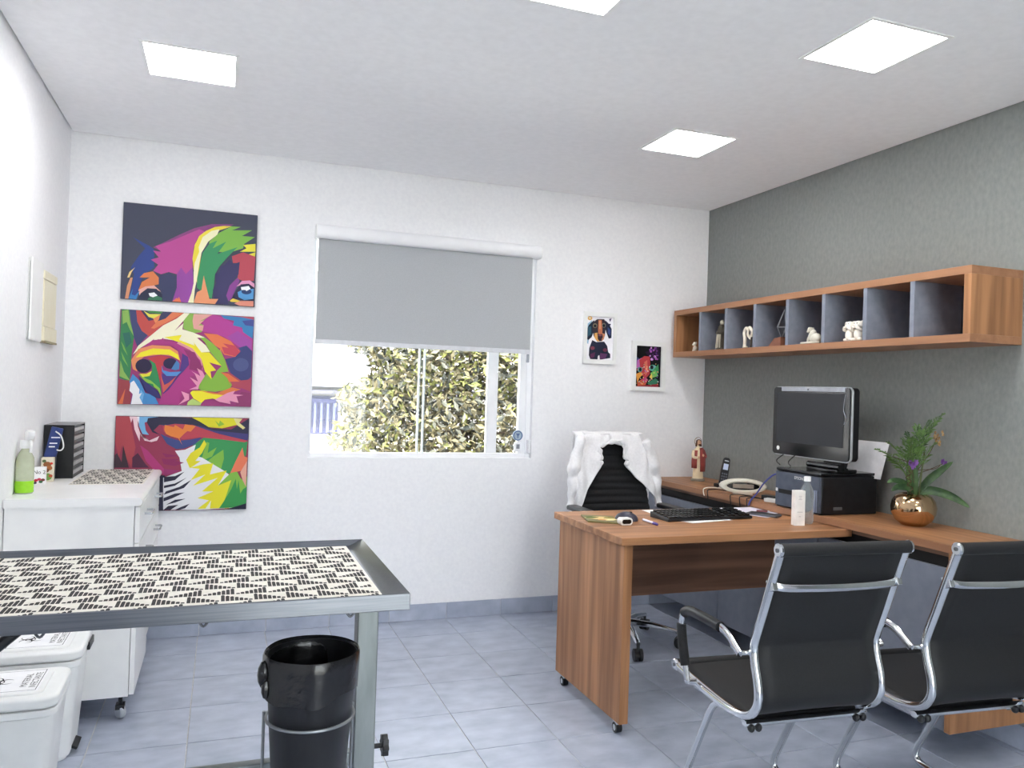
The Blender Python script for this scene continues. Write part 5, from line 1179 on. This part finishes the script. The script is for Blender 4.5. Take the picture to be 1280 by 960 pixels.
    tag(MB().tube(spline([(2.70, 3.74, z+.004), (2.62, 3.80, z+.012), (WX+.004, 3.80, z+.01), (WX-.006, 3.80, z-.006), (WX-.006, 3.79, WZ-.03)], 6), .0028, 6).build('cable', 'beige_pl', None, loc=(WX, 3.8, z)), 'pale thin cable over the worktop edge by the telephone', 'cable')
    tag(MB().tube(spline([(2.60, 3.214, z+.155), (2.58, 3.25, z+.145), (2.565, 3.30, z+.10), (2.555, 3.345, z+.04), (2.545, 3.375, z+.004), (2.538, 3.385, z-.024)], 6), .004, 8).build('cable', 'blue_cab', None, loc=(2.56, 3.3, z)), 'blue cable arching down from the printer side', 'cable')
worktop_items()

# ------------------------------------------------------------------ plant in the gold pot
def plant():
    c = Vector((2.80, 2.605, WZ+.0005)); t = thing('potted_plant', 'fern and orchid plant in a round shiny gold pot', 'plant', c)
    k = 1.0
    prof = [(0, 0), (.055, 0), (.06, .003), (.088, .022), (.106, .052), (.109, .078), (.102, .105), (.085, .126), (.06, .136), (.054, .134), (.078, .115), (.09, .08), (0, .08)]
    MB().lathe([(r*.83, q) for r, q in prof], c, 48).build('pot', 'gold', t)
    MB().lathe([(0, .105), (.06, .105), (.056, .113), (0, .115)], c, 28).build('soil', plain('dark soil', (52, 44, 36), .9), t)
    rnd = random.Random(21); top = c+Vector((0, 0, .115)); lean = Vector((-.02, 0, 0))
    def blade(pts, w, mname, name, n=8):
        P = spline(pts, 5); b = MB(); L = len(P); side = None
        for i, p in enumerate(P):
            d = (P[min(i+1, L-1)]-P[max(i-1, 0)]).normalized(); s = d.cross(Vector((-.62, -.58, .5))); s = s.normalized() if s.length > .1 else Vector((1, 0, 0))
            f = math.sin(math.pi*min(1, .06+.94*i/(L-1)))**.7*w; u = s.cross(d).normalized()
            b.v += [p-s*f+u*f*.25, p, p+s*f+u*f*.25]
        for i in range(L-1):
            for q in (0, 1): b.f.append([i*3+q, i*3+q+1, i*3+4+q, i*3+3+q]); b.m.append(0); b.c.append(None)
        return b.build(name, mname, t, solid=.0012, smooth=60)
    # broad strap leaves
    blade([top, top+Vector((.04, -.03, .035)), top+Vector((.10, -.09, .02)), top+Vector((.135, -.16, -.02))], .020, 'leaf', 'leaf')
    blade([top, top+Vector((.05, -.02, .07)), top+Vector((.09, -.05, .12)), top+Vector((.115, -.09, .165))], .017, 'leaf', 'leaf')
    blade([top, top+Vector((-.06, -.03, .045)), top+Vector((-.11, -.02, .05)), top+Vector((-.145, -.02, .035))], .016, 'leaf', 'leaf')
    blade([top, top+Vector((-.05, .0, .06)), top+Vector((-.10, .01, .075)), top+Vector((-.13, .02, .065))], .014, 'leaf', 'leaf')
    for i in range(3):
        a = rnd.uniform(0, 6.28); r = rnd.uniform(.015, .035)
        blade([top+Vector((r*math.cos(a)*.5, r*math.sin(a)*.5, 0)), top+Vector((r*math.cos(a), r*math.sin(a), .06)), top+Vector((r*1.4*math.cos(a), r*1.4*math.sin(a), .14+.03*i))], .014, 'leaf', 'leaf')
    # fern fronds
    def frond(tip, bulge, name='frond', m='fern', nl=15, ll=.042):
        P = spline([top, top+Vector((tip[0]*.25+bulge[0], tip[1]*.25+bulge[1], tip[2]*.5)), top+Vector((tip[0]*.65, tip[1]*.65, tip[2]*.86)), top+Vector(tip)], 8)
        b = MB().tube(P, [.0022*(1-.7*i/len(P)) for i in range(len(P))], 5); L = len(P)
        for i in range(nl):
            f = .42+.57*i/(nl-1); p = P[min(L-2, int(f*(L-1)))]; d = (P[min(int(f*(L-1))+1, L-1)]-p).normalized()
            s = d.cross(Vector((rnd.uniform(-.3, .3), rnd.uniform(-.3, .3), 1))).normalized(); l = ll*(1.15-.75*(i/(nl-1)))
            for sg in (-1, 1):
                e = p+(s*sg*.85+d*.65+Vector((0, 0, rnd.uniform(-.15, .2)))).normalized()*l*rnd.uniform(.8, 1.15); w = d*.0042; m2 = (p+e)/2+Vector((0, 0, .004))
                b.add([p, m2+w, e, m2-w], [(0, 1, 2), (0, 2, 3)], 0)
        return b.build(name, m, t, smooth=0)
    for tip, bu in (((-.23, -.02, .21), (0, 0)), ((-.19, -.05, .175), (0, 0)), ((-.13, -.04, .22), (0, 0)), ((-.12, .03, .235), (0, 0)), ((-.08, -.05, .26), (0, 0)), ((-.04, .03, .25), (0, 0)), ((.0, -.03, .29), (0, 0)), ((.03, .02, .31), (.01, 0)), ((.07, -.04, .33), (0, 0)), ((.10, -.05, .365), (-.01, 0)), ((.085, .02, .30), (0, 0)), ((.05, -.06, .24), (.01, 0)), ((-.03, -.06, .22), (0, 0)), ((.02, .04, .22), (0, 0))):
        frond(tip, bu)
    for tip in ((.06, -.02, .335), (.02, .0, .30), (-.05, .0, .28)): frond(tip, (0, 0), m='leaf', nl=18, ll=.03)
    for i in range(9):
        a = rnd.uniform(0, 6.28); MB().tube(spline([top+Vector((.02*math.cos(a), .02*math.sin(a), -.01)), top+Vector((.025*math.cos(a), .025*math.sin(a), .08)), top+Vector((.03*math.cos(a)+.01, .03*math.sin(a), .17+.01*i))], 5), .0035, 6).build('stem', 'stem', t)
    # flowers
    def flower(p, m, n=6, r=.016):
        b = MB(); p = top+Vector(p)
        for k in range(n):
            a = 2*math.pi*k/n+rnd.uniform(-.2, .2); d = Vector((math.cos(a), -.35, math.sin(a))).normalized(); s = d.cross(Vector((0, 1, 0))).normalized()*r*.35
            b.add([p, p+d*r*.6+s, p+d*r*rnd.uniform(.8, 1.2), p+d*r*.6-s], [(0, 1, 2), (0, 2, 3)])
        b.ball(p, r*.22, 8); return b.build('flower', m, t, smooth=0)
    for p in ((-.075, -.045, .155), (-.06, -.05, .15), (-.05, -.05, .158), (-.068, -.05, .142), (.112, -.05, .152), (.105, -.045, .16)): flower(p, 'purple')
    for i in range(16): flower((.07+rnd.uniform(-.025, .03), -.045+rnd.uniform(-.02, .02), .265+rnd.uniform(-.035, .035)), 'dry', 5, .009)
    for pts in (((0, 0, .05), (-.05, -.04, .10), (-.07, -.05, .15)), ((0, 0, .1), (.05, -.04, .13), (.11, -.05, .155)), ((.0, 0, .12), (.06, -.045, .13), (.10, -.04, .145)), ((-.07, -.05, .155), (-.12, -.04, .17), (-.155, -.03, .18)), ((0, 0, .1), (.04, -.04, .2), (.07, -.045, .26))):
        MB().tube(spline([top+Vector(p) for p in pts], 6), .0016, 5).build('stem', plain('brown twig', (84, 66, 48), .7), t)
    q = [top+Vector(p) for p in ((-.035, -.03, .02), (-.075, -.045, .035), (-.05, -.045, .05), (-.095, -.05, .065), (-.065, -.05, .08), (-.105, -.05, .095), (-.07, -.05, .11), (-.085, -.05, .125))]
    MB().tube(fillet(q, .01), .002, 5).build('curled_twig', plain('brown twig', (84, 66, 48), .7), t)
plant()
